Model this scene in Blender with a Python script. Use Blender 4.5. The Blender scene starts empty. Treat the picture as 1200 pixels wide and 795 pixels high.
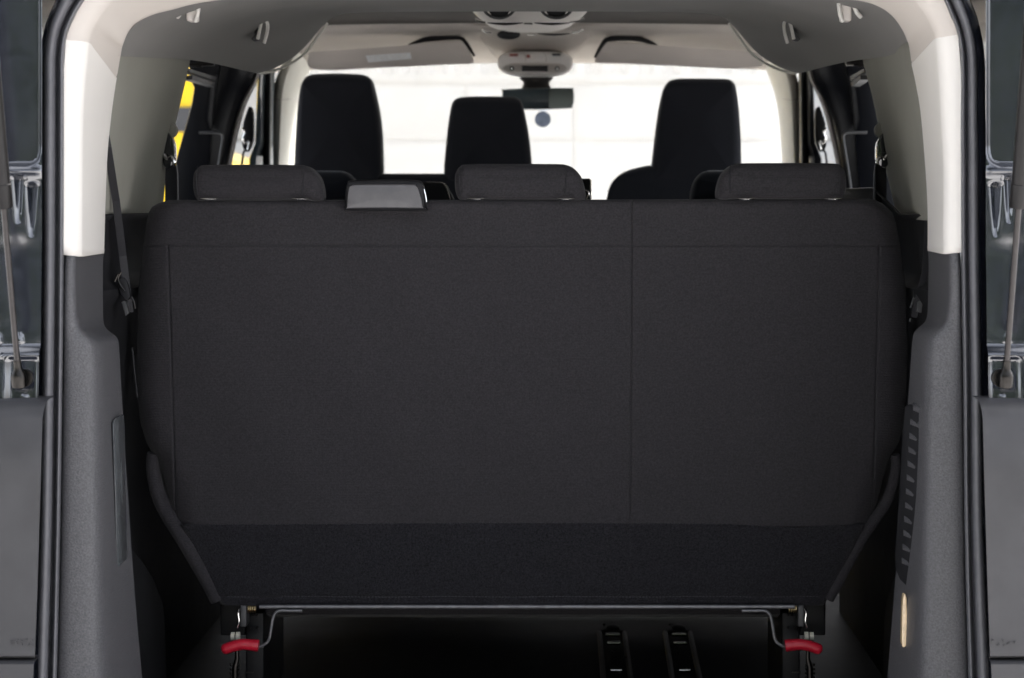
import bpy, bmesh, math, random
from mathutils import Vector, Matrix
random.seed(4)
SC = bpy.context.scene
COL = SC.collection
R = math.radians
# ------------------------------------------------------------------ measuring aid (photo 1200 x 795)
F, VX, VY, ZC = 2900.0, 661.0, 235.0, 1.58
XC = -0.077                                   # centre line of the van


def P(px, py, Y):
    return Vector(((px - VX) * Y / F, Y, ZC - (py - VY) * Y / F))


def mir(v):
    return Vector((2 * XC - v[0], v[1], v[2]))


def lerp(a, b, t):
    return a + (b - a) * t


def interp(tab, t):
    if t <= tab[0][0]:
        return tab[0][1]
    for (a, b), (c, d) in zip(tab, tab[1:]):
        if t <= c:
            return b + (d - b) * (t - a) / (c - a)
    return tab[-1][1]


def sstep(a, b, x):
    t = max(0.0, min(1.0, (x - a) / (b - a)))
    return t * t * (3 - 2 * t)


def cat(pts, n=8, closed=False):
    """Catmull-Rom through points (any tuple length)"""
    m = len(pts)
    out = []
    segs = m if closed else m - 1
    for i in range(segs):
        if closed:
            p0, p1, p2, p3 = pts[(i - 1) % m], pts[i], pts[(i + 1) % m], pts[(i + 2) % m]
        else:
            p0, p1, p2, p3 = pts[max(i - 1, 0)], pts[i], pts[i + 1], pts[min(i + 2, m - 1)]
        for k in range(n):
            t = k / n
            out.append(tuple(0.5 * ((2 * b) + (c - a) * t + (2 * a - 5 * b + 4 * c - d) * t * t + (3 * b - a - 3 * c + d) * t ** 3)
                             for a, b, c, d in zip(p0, p1, p2, p3)))
    if not closed:
        out.append(tuple(pts[-1]))
    return out


# ------------------------------------------------------------------ materials
def mat(name, base, rough=0.5, metal=0.0, spec=0.5, coat=0.0, sheen=0.0, bump=None, vary=None, bump2=None):
    m = bpy.data.materials.new(name)
    m.use_nodes = True
    nt = m.node_tree
    b = nt.nodes['Principled BSDF']
    b.inputs['Base Color'].default_value = (*base, 1)
    b.inputs['Roughness'].default_value = rough
    b.inputs['Metallic'].default_value = metal
    b.inputs['Specular IOR Level'].default_value = spec
    b.inputs['Coat Weight'].default_value = coat
    b.inputs['Coat Roughness'].default_value = 0.09 if name == 'black_paint' else 0.04
    b.inputs['Coat IOR'].default_value = 2.0 if name == 'black_paint' else 1.5
    b.inputs['Sheen Weight'].default_value = sheen
    tc = nt.nodes.new('ShaderNodeTexCoord')
    if vary:                      # (scale, amount, detail)
        n = nt.nodes.new('ShaderNodeTexNoise')
        n.inputs['Scale'].default_value = vary[0]
        n.inputs['Detail'].default_value = vary[2]
        nt.links.new(tc.outputs['Object'], n.inputs['Vector'])
        r = nt.nodes.new('ShaderNodeMapRange')
        r.inputs['From Min'].default_value = 0.3
        r.inputs['From Max'].default_value = 0.7
        r.inputs['To Min'].default_value = 1 - vary[1]
        r.inputs['To Max'].default_value = 1 + vary[1]
        nt.links.new(n.outputs['Fac'], r.inputs['Value'])
        mx = nt.nodes.new('ShaderNodeMix')
        mx.data_type = 'RGBA'
        mx.blend_type = 'MULTIPLY'
        mx.inputs['Factor'].default_value = 1
        mx.inputs['A'].default_value = (*base, 1)
        nt.links.new(r.outputs['Result'], mx.inputs['B'])
        nt.links.new(mx.outputs['Result'], b.inputs['Base Color'])
        r2 = nt.nodes.new('ShaderNodeMapRange')
        r2.inputs['To Min'].default_value = max(0.02, rough - 0.06)
        r2.inputs['To Max'].default_value = min(1, rough + 0.06)
        nt.links.new(n.outputs['Fac'], r2.inputs['Value'])
        nt.links.new(r2.outputs['Result'], b.inputs['Roughness'])
    last = None
    for bb in (bump, bump2):
        if not bb:
            continue
        kind, scale, strength, dist = bb
        if kind == 'noise':
            n = nt.nodes.new('ShaderNodeTexNoise')
            n.inputs['Scale'].default_value = scale
            n.inputs['Detail'].default_value = 3
            out = n.outputs['Fac']
        elif kind == 'grain':
            n = nt.nodes.new('ShaderNodeTexVoronoi')
            n.inputs['Scale'].default_value = scale
            out = n.outputs['Distance']
        else:
            n = nt.nodes.new('ShaderNodeTexWave')
            n.wave_type = 'BANDS'
            n.bands_direction = 'Z'
            n.inputs['Scale'].default_value = scale
            n.inputs['Distortion'].default_value = 1.5
            n.inputs['Detail'].default_value = 2
            n.inputs['Detail Scale'].default_value = 1.5
            out = n.outputs['Fac']
        nt.links.new(tc.outputs['Object'], n.inputs['Vector'])
        bp = nt.nodes.new('ShaderNodeBump')
        bp.inputs['Strength'].default_value = strength
        bp.inputs['Distance'].default_value = dist
        nt.links.new(out, bp.inputs['Height'])
        if last:
            nt.links.new(last.outputs['Normal'], bp.inputs['Normal'])
        last = bp
    if last:
        nt.links.new(last.outputs['Normal'], b.inputs['Normal'])
    return m


def glass(name, tint, refl=1.0):
    m = bpy.data.materials.new(name)
    m.use_nodes = True
    nt = m.node_tree
    nt.nodes.remove(nt.nodes['Principled BSDF'])
    out = nt.nodes['Material Output']
    tr = nt.nodes.new('ShaderNodeBsdfTransparent')
    tr.inputs['Color'].default_value = (*tint, 1)
    gl = nt.nodes.new('ShaderNodeBsdfGlossy')
    gl.inputs['Roughness'].default_value = 0.02
    fr = nt.nodes.new('ShaderNodeFresnel')
    fr.inputs['IOR'].default_value = 1.45
    mu = nt.nodes.new('ShaderNodeMath')
    mu.operation = 'MULTIPLY'
    mu.inputs[1].default_value = refl
    nt.links.new(fr.outputs[0], mu.inputs[0])
    mx = nt.nodes.new('ShaderNodeMixShader')
    nt.links.new(mu.outputs[0], mx.inputs[0])
    nt.links.new(tr.outputs[0], mx.inputs[1])
    nt.links.new(gl.outputs[0], mx.inputs[2])
    nt.links.new(mx.outputs[0], out.inputs[0])
    return m


M = dict(
    paint=mat('black_paint', (0.012, 0.014, 0.021), 0.16, spec=0.5, coat=1.0, vary=(60, 0.25, 4), bump=('noise', 900, 0.05, 0.0006)),
    bumper=mat('bumper_plastic', (0.050, 0.049, 0.051), 0.45, spec=0.3, vary=(14, 0.14, 6), bump=('noise', 500, 0.05, 0.001)),
    rubber=mat('seal_rubber', (0.10, 0.10, 0.108), 0.45, vary=(40, 0.1, 3)),
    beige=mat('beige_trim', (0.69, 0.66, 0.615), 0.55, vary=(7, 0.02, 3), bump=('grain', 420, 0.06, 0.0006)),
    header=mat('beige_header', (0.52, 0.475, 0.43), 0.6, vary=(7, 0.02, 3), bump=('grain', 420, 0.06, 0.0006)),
    plastic=mat('grained_plastic', (0.076, 0.075, 0.079), 0.45, spec=0.35, vary=(360, 0.30, 2), bump=('noise', 380, 0.7, 0.0016)),
    dark=mat('dark_plastic', (0.013, 0.013, 0.0145), 0.6, spec=0.25, vary=(15, 0.15, 4), bump=('noise', 330, 0.15, 0.001)),
    black=mat('black_metal', (0.003, 0.003, 0.0035), 0.5, spec=0.25, vary=(30, 0.3, 4)),
    quarter=mat('quarter_fabric', (0.25, 0.245, 0.21), 0.9, vary=(5, 0.07, 3), bump=('noise', 700, 0.25, 0.001)),
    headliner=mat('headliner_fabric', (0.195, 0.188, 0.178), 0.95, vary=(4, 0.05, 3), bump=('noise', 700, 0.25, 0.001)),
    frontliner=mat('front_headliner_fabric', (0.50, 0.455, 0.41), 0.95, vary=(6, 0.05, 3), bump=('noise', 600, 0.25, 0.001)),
    visor=mat('visor_vinyl', (0.58, 0.525, 0.48), 0.7, vary=(9, 0.05, 3), bump=('noise', 600, 0.15, 0.001)),
    console=mat('console_plastic', (0.82, 0.79, 0.76), 0.5, vary=(12, 0.03, 3)),
    consoledark=mat('console_inset', (0.60, 0.56, 0.52), 0.5, vary=(12, 0.03, 3)),
    apillar=mat('pillar_trim', (0.60, 0.59, 0.53), 0.6, vary=(9, 0.03, 3), bump=('noise', 500, 0.15, 0.001)),
    bpillar=mat('door_pillar_trim', (0.36, 0.33, 0.31), 0.6, vary=(9, 0.03, 3)),
    fabric=mat('charcoal_fabric', (0.0245, 0.0228, 0.0252), 0.88, spec=0.2, sheen=0.06, vary=(300, 0.30, 8),
               bump=('wave', 105, 0.3, 0.001), bump2=('noise', 420, 0.6, 0.0014)),
    carpet=mat('charcoal_carpet', (0.0155, 0.0150, 0.0175), 1.0, spec=0.1, sheen=0.08, vary=(300, 0.6, 5), bump=('noise', 420, 0.9, 0.003)),
    seam=mat('seam_shade_piping', (0.012, 0.012, 0.014), 0.9),  # dark colour stands in for shade in backrest seams; gusset piping shares it
    stitch=mat('hem_thread', (0.05, 0.05, 0.055), 0.8, vary=(600, 0.6, 2)),
    frontfabric=mat('black_front_fabric', (0.011, 0.012, 0.017), 0.9, spec=0.2, sheen=0.25, vary=(14, 0.1, 4), bump=('noise', 500, 0.2, 0.001)),
    webbing=mat('belt_webbing', (0.022, 0.022, 0.025), 0.6, vary=(80, 0.1, 3), bump=('wave', 250, 0.3, 0.001)),
    chrome=mat('chrome', (0.75, 0.74, 0.72), 0.18, metal=1.0, vary=(60, 0.1, 3)),
    steel=mat('steel', (0.035, 0.033, 0.031), 0.3, metal=1.0, vary=(80, 0.15, 3)),
    rod=mat('strut_rod', (0.042, 0.038, 0.037), 0.36, metal=0.6, vary=(80, 0.15, 3)),
    strut=mat('strut_black', (0.010, 0.009, 0.0088), 0.42, spec=0.3, vary=(50, 0.15, 3)),
    bar=mat('bar_steel', (0.15, 0.15, 0.155), 0.45, metal=0.6, vary=(60, 0.2, 3)),
    brass=mat('spring_brass', (0.42, 0.33, 0.18), 0.35, metal=1.0, vary=(80, 0.2, 3)),
    cream=mat('cream_bolt', (0.55, 0.52, 0.42), 0.45, vary=(90, 0.2, 3)),
    red=mat('red_grip', (0.44, 0.009, 0.026), 0.38, spec=0.5, vary=(50, 0.08, 3), bump=('noise', 300, 0.06, 0.001)),
    guide=mat('belt_guide_face', (0.085, 0.082, 0.086), 0.42, vary=(35, 0.16, 5), bump=('noise', 200, 0.1, 0.001)),
    floor=mat('black_floor_mat', (0.007, 0.007, 0.0077), 0.62, spec=0.10, vary=(25, 0.25, 5), bump=('noise', 120, 0.2, 0.002)),
    amber=mat('lamp_lens', (0.72, 0.54, 0.33), 0.22, coat=0.5, vary=(90, 0.12, 2)),
    clear=mat('clear_lid', (0.085, 0.092, 0.095), 0.2, coat=0.6, vary=(30, 0.15, 3)),
    white=mat('white_sticker', (0.90, 0.91, 0.92), 0.6, vary=(120, 0.06, 5)),
    sticker=mat('windscreen_sticker', (0.13, 0.16, 0.22), 0.5, vary=(40, 0.2, 2)),
    display=mat('display_black', (0.008, 0.008, 0.009), 0.2),
    redmark=mat('red_button', (0.35, 0.10, 0.08), 0.5),
    mirror=mat('mirror_glass', (0.30, 0.35, 0.33), 0.03, metal=1.0),
    teal=mat('teal_paint', (0.05, 0.075, 0.088), 0.3, coat=0.6, vary=(10, 0.1, 3)),
    navy=mat('navy_door', (0.0018, 0.0022, 0.0042), 0.35, spec=0.2, vary=(8, 0.2, 3)),
    grey=mat('grey_frame', (0.040, 0.040, 0.041), 0.5, vary=(20, 0.1, 3)),
    hook=mat('hook_plastic', (0.62, 0.60, 0.56), 0.4, vary=(30, 0.05, 2)),
    wall=mat('white_cladding', (0.335, 0.34, 0.34), 0.6, vary=(1.2, 0.03, 5)),
    door=mat('white_garage_door', (0.345, 0.35, 0.35), 0.55, vary=(1.5, 0.03, 5)),
    yellow=mat('yellow_paint', (0.80, 0.52, 0.01), 0.35, coat=0.8, vary=(3, 0.05, 3)),
    tyre=mat('tyre_rubber', (0.02, 0.02, 0.02), 0.8, vary=(20, 0.2, 3)),
    concrete=mat('concrete', (0.52, 0.51, 0.50), 0.9, vary=(0.8, 0.12, 8), bump=('noise', 25, 0.3, 0.01)),
    dash=mat('dashboard_grey', (0.30, 0.29, 0.275), 0.7, vary=(10, 0.06, 3)),
    bark=mat('bark', (0.12, 0.09, 0.07), 0.9, vary=(6, 0.3, 4)),
    leaf=mat('leaf', (0.030, 0.045, 0.018), 0.6, vary=(1.5, 0.35, 3)),
    recess=mat('roof_recess_shade', (0.06, 0.053, 0.047), 0.95, vary=(8, 0.08, 3)),  # shade of the deep recess put into the cloth colour
    arch=mat('arch_plastic', (0.019, 0.019, 0.0205), 0.65, spec=0.15, vary=(15, 0.15, 4), bump=('noise', 330, 0.15, 0.001)),
    screen=glass('windscreen_glass', (0.97, 0.985, 0.98), 0.5),
    sideglass=glass('side_glass', (0.93, 0.95, 0.95), 0.12),
    darkglass=mat('dark_glass', (0.02, 0.022, 0.025), 0.05, coat=1.0),
)


# ------------------------------------------------------------------ objects
def link(name, bm, m, parent=None, smooth=True, sub=0, solid=0, bevel=0, angle=40, recalc=True):
    if recalc:
        bmesh.ops.recalc_face_normals(bm, faces=bm.faces)
    me = bpy.data.meshes.new(name)
    bm.to_mesh(me)
    bm.free()
    o = bpy.data.objects.new(name, me)
    COL.objects.link(o)
    me.materials.append(M[m] if isinstance(m, str) else m)
    if parent is not None:
        o.parent = parent
        o.matrix_parent_inverse = Matrix.Translation(-parent_origin(parent))
    if smooth:
        for p in me.polygons:
            p.use_smooth = True
        me.set_sharp_from_angle(angle=R(angle))
    if bevel:
        md = o.modifiers.new('bevel', 'BEVEL')
        md.width = bevel
        md.segments = 3
        md.limit_method = 'ANGLE'
        md.angle_limit = R(50)
        md.harden_normals = False
        for p in me.polygons:
            p.use_smooth = True
    if sub:
        md = o.modifiers.new('sub', 'SUBSURF')
        md.levels = md.render_levels = sub
        md.boundary_smooth = 'PRESERVE_CORNERS'
    if solid:
        md = o.modifiers.new('solid', 'SOLIDIFY')
        md.thickness = solid
        md.offset = 0
    return o


def parent_origin(o):
    return Vector(o.location) if o.type == 'EMPTY' else Vector((0, 0, 0))


def thing(name, label, cat_, loc, group=None):
    o = bpy.data.objects.new(name, None)
    COL.objects.link(o)
    o.location = loc
    o.empty_display_size = 0.1
    o['label'] = label
    o['category'] = cat_
    if group:
        o['group'] = group
    return o


def tube(bm, pts, r, seg=12, cap=True, closed=False, flat=1.0, up=None):
    """sweep a circle (or ellipse: flat < 1 squashes along 'up' normal) along points"""
    pts = [Vector(p) for p in pts]
    n = len(pts)
    rings = []
    prev = None
    for i, p in enumerate(pts):
        if closed:
            d = pts[(i + 1) % n] - pts[i - 1]
        else:
            d = pts[min(i + 1, n - 1)] - pts[max(i - 1, 0)]
        d.normalize()
        if up is not None:
            a = Vector(up) - d * d.dot(Vector(up))
            a.normalize()
        elif prev is None:
            ref = Vector((0, 0, 1)) if abs(d.z) < 0.9 else Vector((1, 0, 0))
            a = (ref - d * d.dot(ref)).normalized()
        else:
            a = (prev - d * d.dot(prev)).normalized()
        prev = a
        b = d.cross(a)
        rr = r[i] if isinstance(r, (list, tuple)) else r
        rings.append([bm.verts.new(p + a * (rr * flat * math.cos(2 * math.pi * k / seg)) + b * (rr * math.sin(2 * math.pi * k / seg))) for k in range(seg)])
    m = n if closed else n - 1
    for i in range(m):
        A, B = rings[i], rings[(i + 1) % n]
        for k in range(seg):
            bm.faces.new((A[k], A[(k + 1) % seg], B[(k + 1) % seg], B[k]))
    if cap and not closed:
        bm.faces.new(rings[0][::-1])
        bm.faces.new(rings[-1])
    return bm


def ribbon(bm, pts, w, t, side):
    """flat strap: width w along 'side', thickness t"""
    pts = [Vector(p) for p in pts]
    rows = []
    for i, p in enumerate(pts):
        d = (pts[min(i + 1, len(pts) - 1)] - pts[max(i - 1, 0)]).normalized()
        s = Vector(side) - d * d.dot(Vector(side))
        s.normalize()
        n = d.cross(s)
        rows.append([bm.verts.new(p + s * (w / 2 * a) + n * (t / 2 * b)) for a, b in ((-1, -1), (1, -1), (1, 1), (-1, 1))])
    for A, B in zip(rows, rows[1:]):
        for k in range(4):
            bm.faces.new((A[k], A[(k + 1) % 4], B[(k + 1) % 4], B[k]))
    bm.faces.new(rows[0][::-1])
    bm.faces.new(rows[-1])
    return bm


def loft(bm, rows, closed=False):
    vs = [[bm.verts.new(p) for p in r] for r in rows]
    for A, B in zip(vs, vs[1:]):
        n = len(A)
        for k in range(n if closed else n - 1):
            q = (A[k], A[(k + 1) % n], B[(k + 1) % n], B[k])
            try:
                bm.faces.new(q)
            except ValueError:
                pass
    return bm


def box(bm, a, b):
    (x0, y0, z0), (x1, y1, z1) = [min(p, q) for p, q in zip(a, b)], [max(p, q) for p, q in zip(a, b)]
    v = [bm.verts.new(p) for p in ((x0, y0, z0), (x1, y0, z0), (x1, y1, z0), (x0, y1, z0), (x0, y0, z1), (x1, y0, z1), (x1, y1, z1), (x0, y1, z1))]
    for f in ((0, 3, 2, 1), (4, 5, 6, 7), (0, 1, 5, 4), (1, 2, 6, 5), (2, 3, 7, 6), (3, 0, 4, 7)):
        bm.faces.new([v[i] for i in f])
    return bm


def pbox(bm, x0, y0, x1, y1, Y0, Y1):
    """box whose near face covers a photo rectangle at depth Y0"""
    a, b = P(x0, y0, Y0), P(x1, y1, Y0)
    return box(bm, (a.x, Y0, b.z), (b.x, Y1, a.z))


def prism(bm, loop, d):
    """closed loop of points pushed by vector d"""
    A = [bm.verts.new(p) for p in loop]
    B = [bm.verts.new(Vector(p) + Vector(d)) for p in loop]
    n = len(A)
    bm.faces.new(A[::-1])
    bm.faces.new(B)
    for k in range(n):
        bm.faces.new((A[k], A[(k + 1) % n], B[(k + 1) % n], B[k]))
    return bm


def pprism(bm, pxs, Y, depth):
    return prism(bm, [P(x, y, Y) for x, y in pxs], (0, depth, 0))


def bolster(bm, loop, Yc, depth, rad, crown=0.01, ns=8, lean=None):
    """padded cushion from a closed outline in the (x, z) plane; lean(z) shifts Y"""
    n = len(loop)
    L = [Vector((p[0], p[1])) for p in loop]
    c = sum(L, Vector((0, 0))) / n
    sh = lean or (lambda z: 0.0)
    x0, x1 = min(p.x for p in L) + rad, max(p.x for p in L) - rad
    z0, z1 = min(p.y for p in L) + rad, max(p.y for p in L) - rad
    if x0 > x1:
        x0 = x1 = (x0 + x1) / 2
    if z0 > z1:
        z0 = z1 = (z0 + z1) / 2
    inner = [Vector((min(max(p.x, x0), x1), min(max(p.y, z0), z1))) for p in L]
    rings = []

    def ring(inset, scale, y):
        vs = []
        for i in range(n):
            q = L[i].lerp(inner[i], inset / rad)
            q = c + (q - c) * scale
            vs.append(bm.verts.new((q.x, Yc + y + sh(q.y), q.y)))
        rings.append(vs)
    h = depth / 2
    for s in (0.15, 0.45, 0.75):
        ring(rad, s, -h - crown * (1 - s * s))
    for k in range(ns + 1):
        th = math.pi / 2 * k / ns
        ring(rad * (1 - math.sin(th)), 1, -h + rad * (1 - math.cos(th)))
    for k in range(ns, -1, -1):
        th = math.pi / 2 * k / ns
        ring(rad * (1 - math.sin(th)), 1, h - rad * (1 - math.cos(th)))
    for s in (0.75, 0.45, 0.15):
        ring(rad, s, h + crown * (1 - s * s))
    for A, B in zip(rings, rings[1:]):
        for k in range(n):
            bm.faces.new((A[k], A[(k + 1) % n], B[(k + 1) % n], B[k]))
    bm.faces.new(rings[0])
    bm.faces.new(rings[-1][::-1])
    return bm


def pxloop(pts, Y, n=6, closed=True):
    return [(P(x, y, Y).x, P(x, y, Y).z) for x, y in cat(pts, n, closed)]


def ball(bm, c, r, seg=16, scale=(1, 1, 1)):
    g = bmesh.ops.create_uvsphere(bm, u_segments=seg, v_segments=seg // 2 + 2, radius=r)
    for v in g['verts']:
        v.co = Vector((v.co.x * scale[0], v.co.y * scale[1], v.co.z * scale[2])) + Vector(c)
    return bm


def disc(bm, c, r, t, axis='Y', seg=20):
    c = Vector(c)
    d = {'X': Vector((t, 0, 0)), 'Y': Vector((0, t, 0)), 'Z': Vector((0, 0, t))}[axis]
    return tube(bm, [c - d / 2, c + d / 2], r, seg)


N = bmesh.new

# ================================================================== SETTING
b = N()
for s in (1,):
    v = [b.verts.new(p) for p in ((-300, -300, 0), (300, -300, 0), (300, 300, 0), (-300, 300, 0))]
    b.faces.new(v)
g = link('ground', b, 'concrete', smooth=False)
g['kind'] = 'structure'

# ---- white building in front of the van
YW = 18.0
bl = thing('garage_building', 'white ribbed metal building with a panelled door seen through the windscreen', 'building', (0, YW, 0))
b = N()
ztop, zl = 5.2, P(0, 87, YW).z
n = 96
row0, row1 = [], []
for i in range(n * 4 + 1):
    x = -9 + 18 * i / (n * 4)
    d = (0, 0, 0.05, 0.05)[i % 4]
    row0.append(Vector((x, YW - d, zl)))
    row1.append(Vector((x, YW - d, ztop)))
loft(b, [row0, row1])
link('cladding', b, 'wall', bl, smooth=False)
b = N()
box(b, (-9, YW + 0.004, 0), (9, YW + 4, ztop))
link('wall', b, 'wall', bl, smooth=False)
b = N()
box(b, (-9, YW - 0.045, zl - 0.05), (9, YW + 0.002, zl))
link('flashing', b, 'wall', bl, smooth=False)
b = N()
xs = [P(p, 0, YW).x for p in (120, 345, 545, 672, 820, 935, 1180)]
zs = [0, 0.66, P(0, 235, YW).z, P(0, 165, YW).z, zl - 0.08]
for x0, x1 in zip(xs, xs[1:]):
    for z0, z1 in zip(zs, zs[1:]):
        box(b, (x0 + 0.010, YW - 0.03, z0 + 0.010), (x1 - 0.010, YW + 0.001, z1 - 0.010))
link('garage_door', b, 'door', bl, smooth=False, bevel=0.008)

# ---- yellow van parked further ahead, seen through the left side windows
yv = thing('parked_vehicle', 'bright yellow parked vehicle glimpsed through the left side windows', 'vehicle', (-2.62, 12.0, 0))
b = N()
prof = [(-0.97, 0.35), (0.97, 0.35), (1.0, 0.9), (0.98, 1.2), (0.90, 2.20), (0.80, 2.30), (-0.80, 2.30), (-0.90, 2.20), (-0.98, 1.2), (-1.0, 0.9)]
rows = []
for y, s, zz in ((11.98, 0.93, 0.97), (12.05, 0.99, 1), (12.15, 1, 1), (12.4, 1, 1), (12.6, 0.98, 0.93), (12.9, 0.98, 0.78), (15.0, 0.96, 0.75), (15.6, 0.92, 0.55)):
    rows.append([Vector((-2.62 + x * s, y, 0.35 + (z - 0.35) * zz)) for x, z in prof])
loft(b, rows, closed=True)
b.faces.new([b.verts.new(p) for p in rows[0]])
b.faces.new([b.verts.new(p) for p in rows[-1]])
link('body', b, 'yellow', yv)
for nm, x0, x1, z0, z1 in (('rear_window', -3.35, -1.70, P(0, 155, 12).z, P(0, 126, 12).z),):
    b = N()
    box(b, (x0, 11.955, z0), (x1, 11.99, z1))
    link(nm, b, 'grey', yv, bevel=0.01)
for x in (-3.46, -1.78):
    for y in (12.8, 15.2):
        b = N()
        disc(b, (x, y, 0.34), 0.34, 0.2, 'X', 28)
        w = link('wheel', b, 'tyre', yv)
        b = N()
        disc(b, (x, y, 0.34), 0.2, 0.22, 'X', 20)
        link('rim', b, 'steel', w)
for x in (-3.53, -1.71):
    b = N()
    box(b, (x - 0.06, 11.96, 1.0), (x + 0.06, 12.06, 1.5))
    link('tail_lamp', b, 'redmark', yv, bevel=0.015)

# ---- unseen trees behind the camera, added to darken paint reflections and block light
def tree(x, y, h, seed):
    rr = random.Random(seed)
    t = thing('tree', 'unseen leafy green tree added behind the open tailgate to darken reflections', 'tree', (x, y, 0), 'unseen trees added behind the van')
    b = N()
    tube(b, [(x, y, 0), (x + 0.1, y, h * 0.3), (x - 0.1, y + 0.1, h * 0.7)], [0.22, 0.17, 0.06], 10)
    link('trunk', b, 'bark', t)
    b = N()
    for i in range(4200):
        u, v, w_ = rr.gauss(0, 1), rr.gauss(0, 1), rr.gauss(0, 1)
        L = math.sqrt(u * u + v * v + w_ * w_)
        r_ = rr.uniform(0.45, 1.0) * (1 + 0.25 * math.sin(3 * u) * math.cos(2 * v))
        p = Vector((x + u / L * r_ * h * 0.36, y + v / L * r_ * h * 0.30, max(0.1, h * 0.48 + w_ / L * r_ * h * 0.5)))
        a = Vector((rr.uniform(-1, 1), rr.uniform(-1, 1), rr.uniform(-1, 1))).normalized()
        c_ = a.orthogonal().normalized()
        d_ = a.cross(c_)
        k = rr.uniform(0.16, 0.34)
        b.faces.new([b.verts.new(p + q) for q in (c_ * k, d_ * k * 0.6, c_ * -k, d_ * k * -0.6)])
    link('crown', b, 'leaf', t, smooth=False, recalc=False)


for i, (x, y, h) in enumerate(((-9.0, -3.5, 8.0), (-8.0, -10, 8.5), (-4.5, -16, 7.5), (-1.9, -21, 7.0), (1.6, -21, 7.5), (4.6, -23, 7.5), (12.5, -21, 7.5))):
    tree(x, y, h, 20 + i)

# ================================================================== THE VAN
van = thing('van', 'black passenger van with open tailgate, beige pillar trim and grey headlining', 'van', (XC, 3.8, 0))


def both(fn):
    for s in (-1, 1):
        fn(s)


def S(s, v):                                   # mirror a left-hand point to the right-hand side
    return v if s < 0 else mir(v)


# ---- outer shell (keeps the light out where the real body does)
b = N()
rows = []
for Y, z in ((3.835, 1.985), (3.838, 2.03), (3.86, 2.07), (4.1, 2.10), (5.5, 2.13), (6.8, 2.11), (7.25, 2.04)):
    rows.append([Vector((XC + u * 0.9, Y, z - 0.09 * abs(u) ** 4)) for u in (-1, -0.9, -0.6, 0, 0.6, 0.9, 1)])
loft(b, rows)
link('roof_panel', b, 'paint', van, solid=0.012)


def side_shell(s):
    b = N()
    ox = lambda z: XC + s * (0.97 if z < 1.2 else 0.97 - 0.085 * ((z - 1.2) / 0.85))

    def slab(y0, y1, z0, z1):
        rows = []
        for z in (z0, (z0 + z1) / 2, z1):
            rows.append([Vector((ox(z), y0, z)), Vector((ox(z), y1, z)), Vector((ox(z) - s * 0.03, y1, z)), Vector((ox(z) - s * 0.03, y0, z))])
        loft(b, rows, closed=True)
        b.faces.new([b.verts.new(p) for p in rows[0]])
        b.faces.new([b.verts.new(p) for p in rows[-1]])
    slab(3.86, 5.15, 0.45, 2.0)
    slab(5.15, 8.6, 0.35, 1.42)
    slab(5.15, 7.2, 1.93, 2.0)
    slab(6.62, 6.85, 1.42, 1.93)
    link('side_panel', b, 'paint', van, smooth=False)
both(side_shell)

b = N()
rows = [[Vector((XC + u * 0.93, y, z - 0.05 * abs(u) ** 3)) for u in (-1, -0.7, -0.3, 0, 0.3, 0.7, 1)] for y, z in ((8.0, 1.36), (8.4, 1.27), (8.9, 1.08), (9.05, 0.8), (9.05, 0.4))]
loft(b, rows)
link('bonnet', b, 'paint', van, solid=0.02)

# tailgate, raised out of the frame above the camera side
b = N()
rows = []
for t in (0, 0.03, 0.5, 0.97, 1):
    y, z = lerp(3.84, 2.95, t), lerp(2.14, 2.95, t)
    rows.append([Vector((XC + u * 0.74, y, z)) for u in (-1, -0.95, 0, 0.95, 1)])
loft(b, rows)
link('tailgate', b, 'paint', van, solid=0.05)

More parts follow.
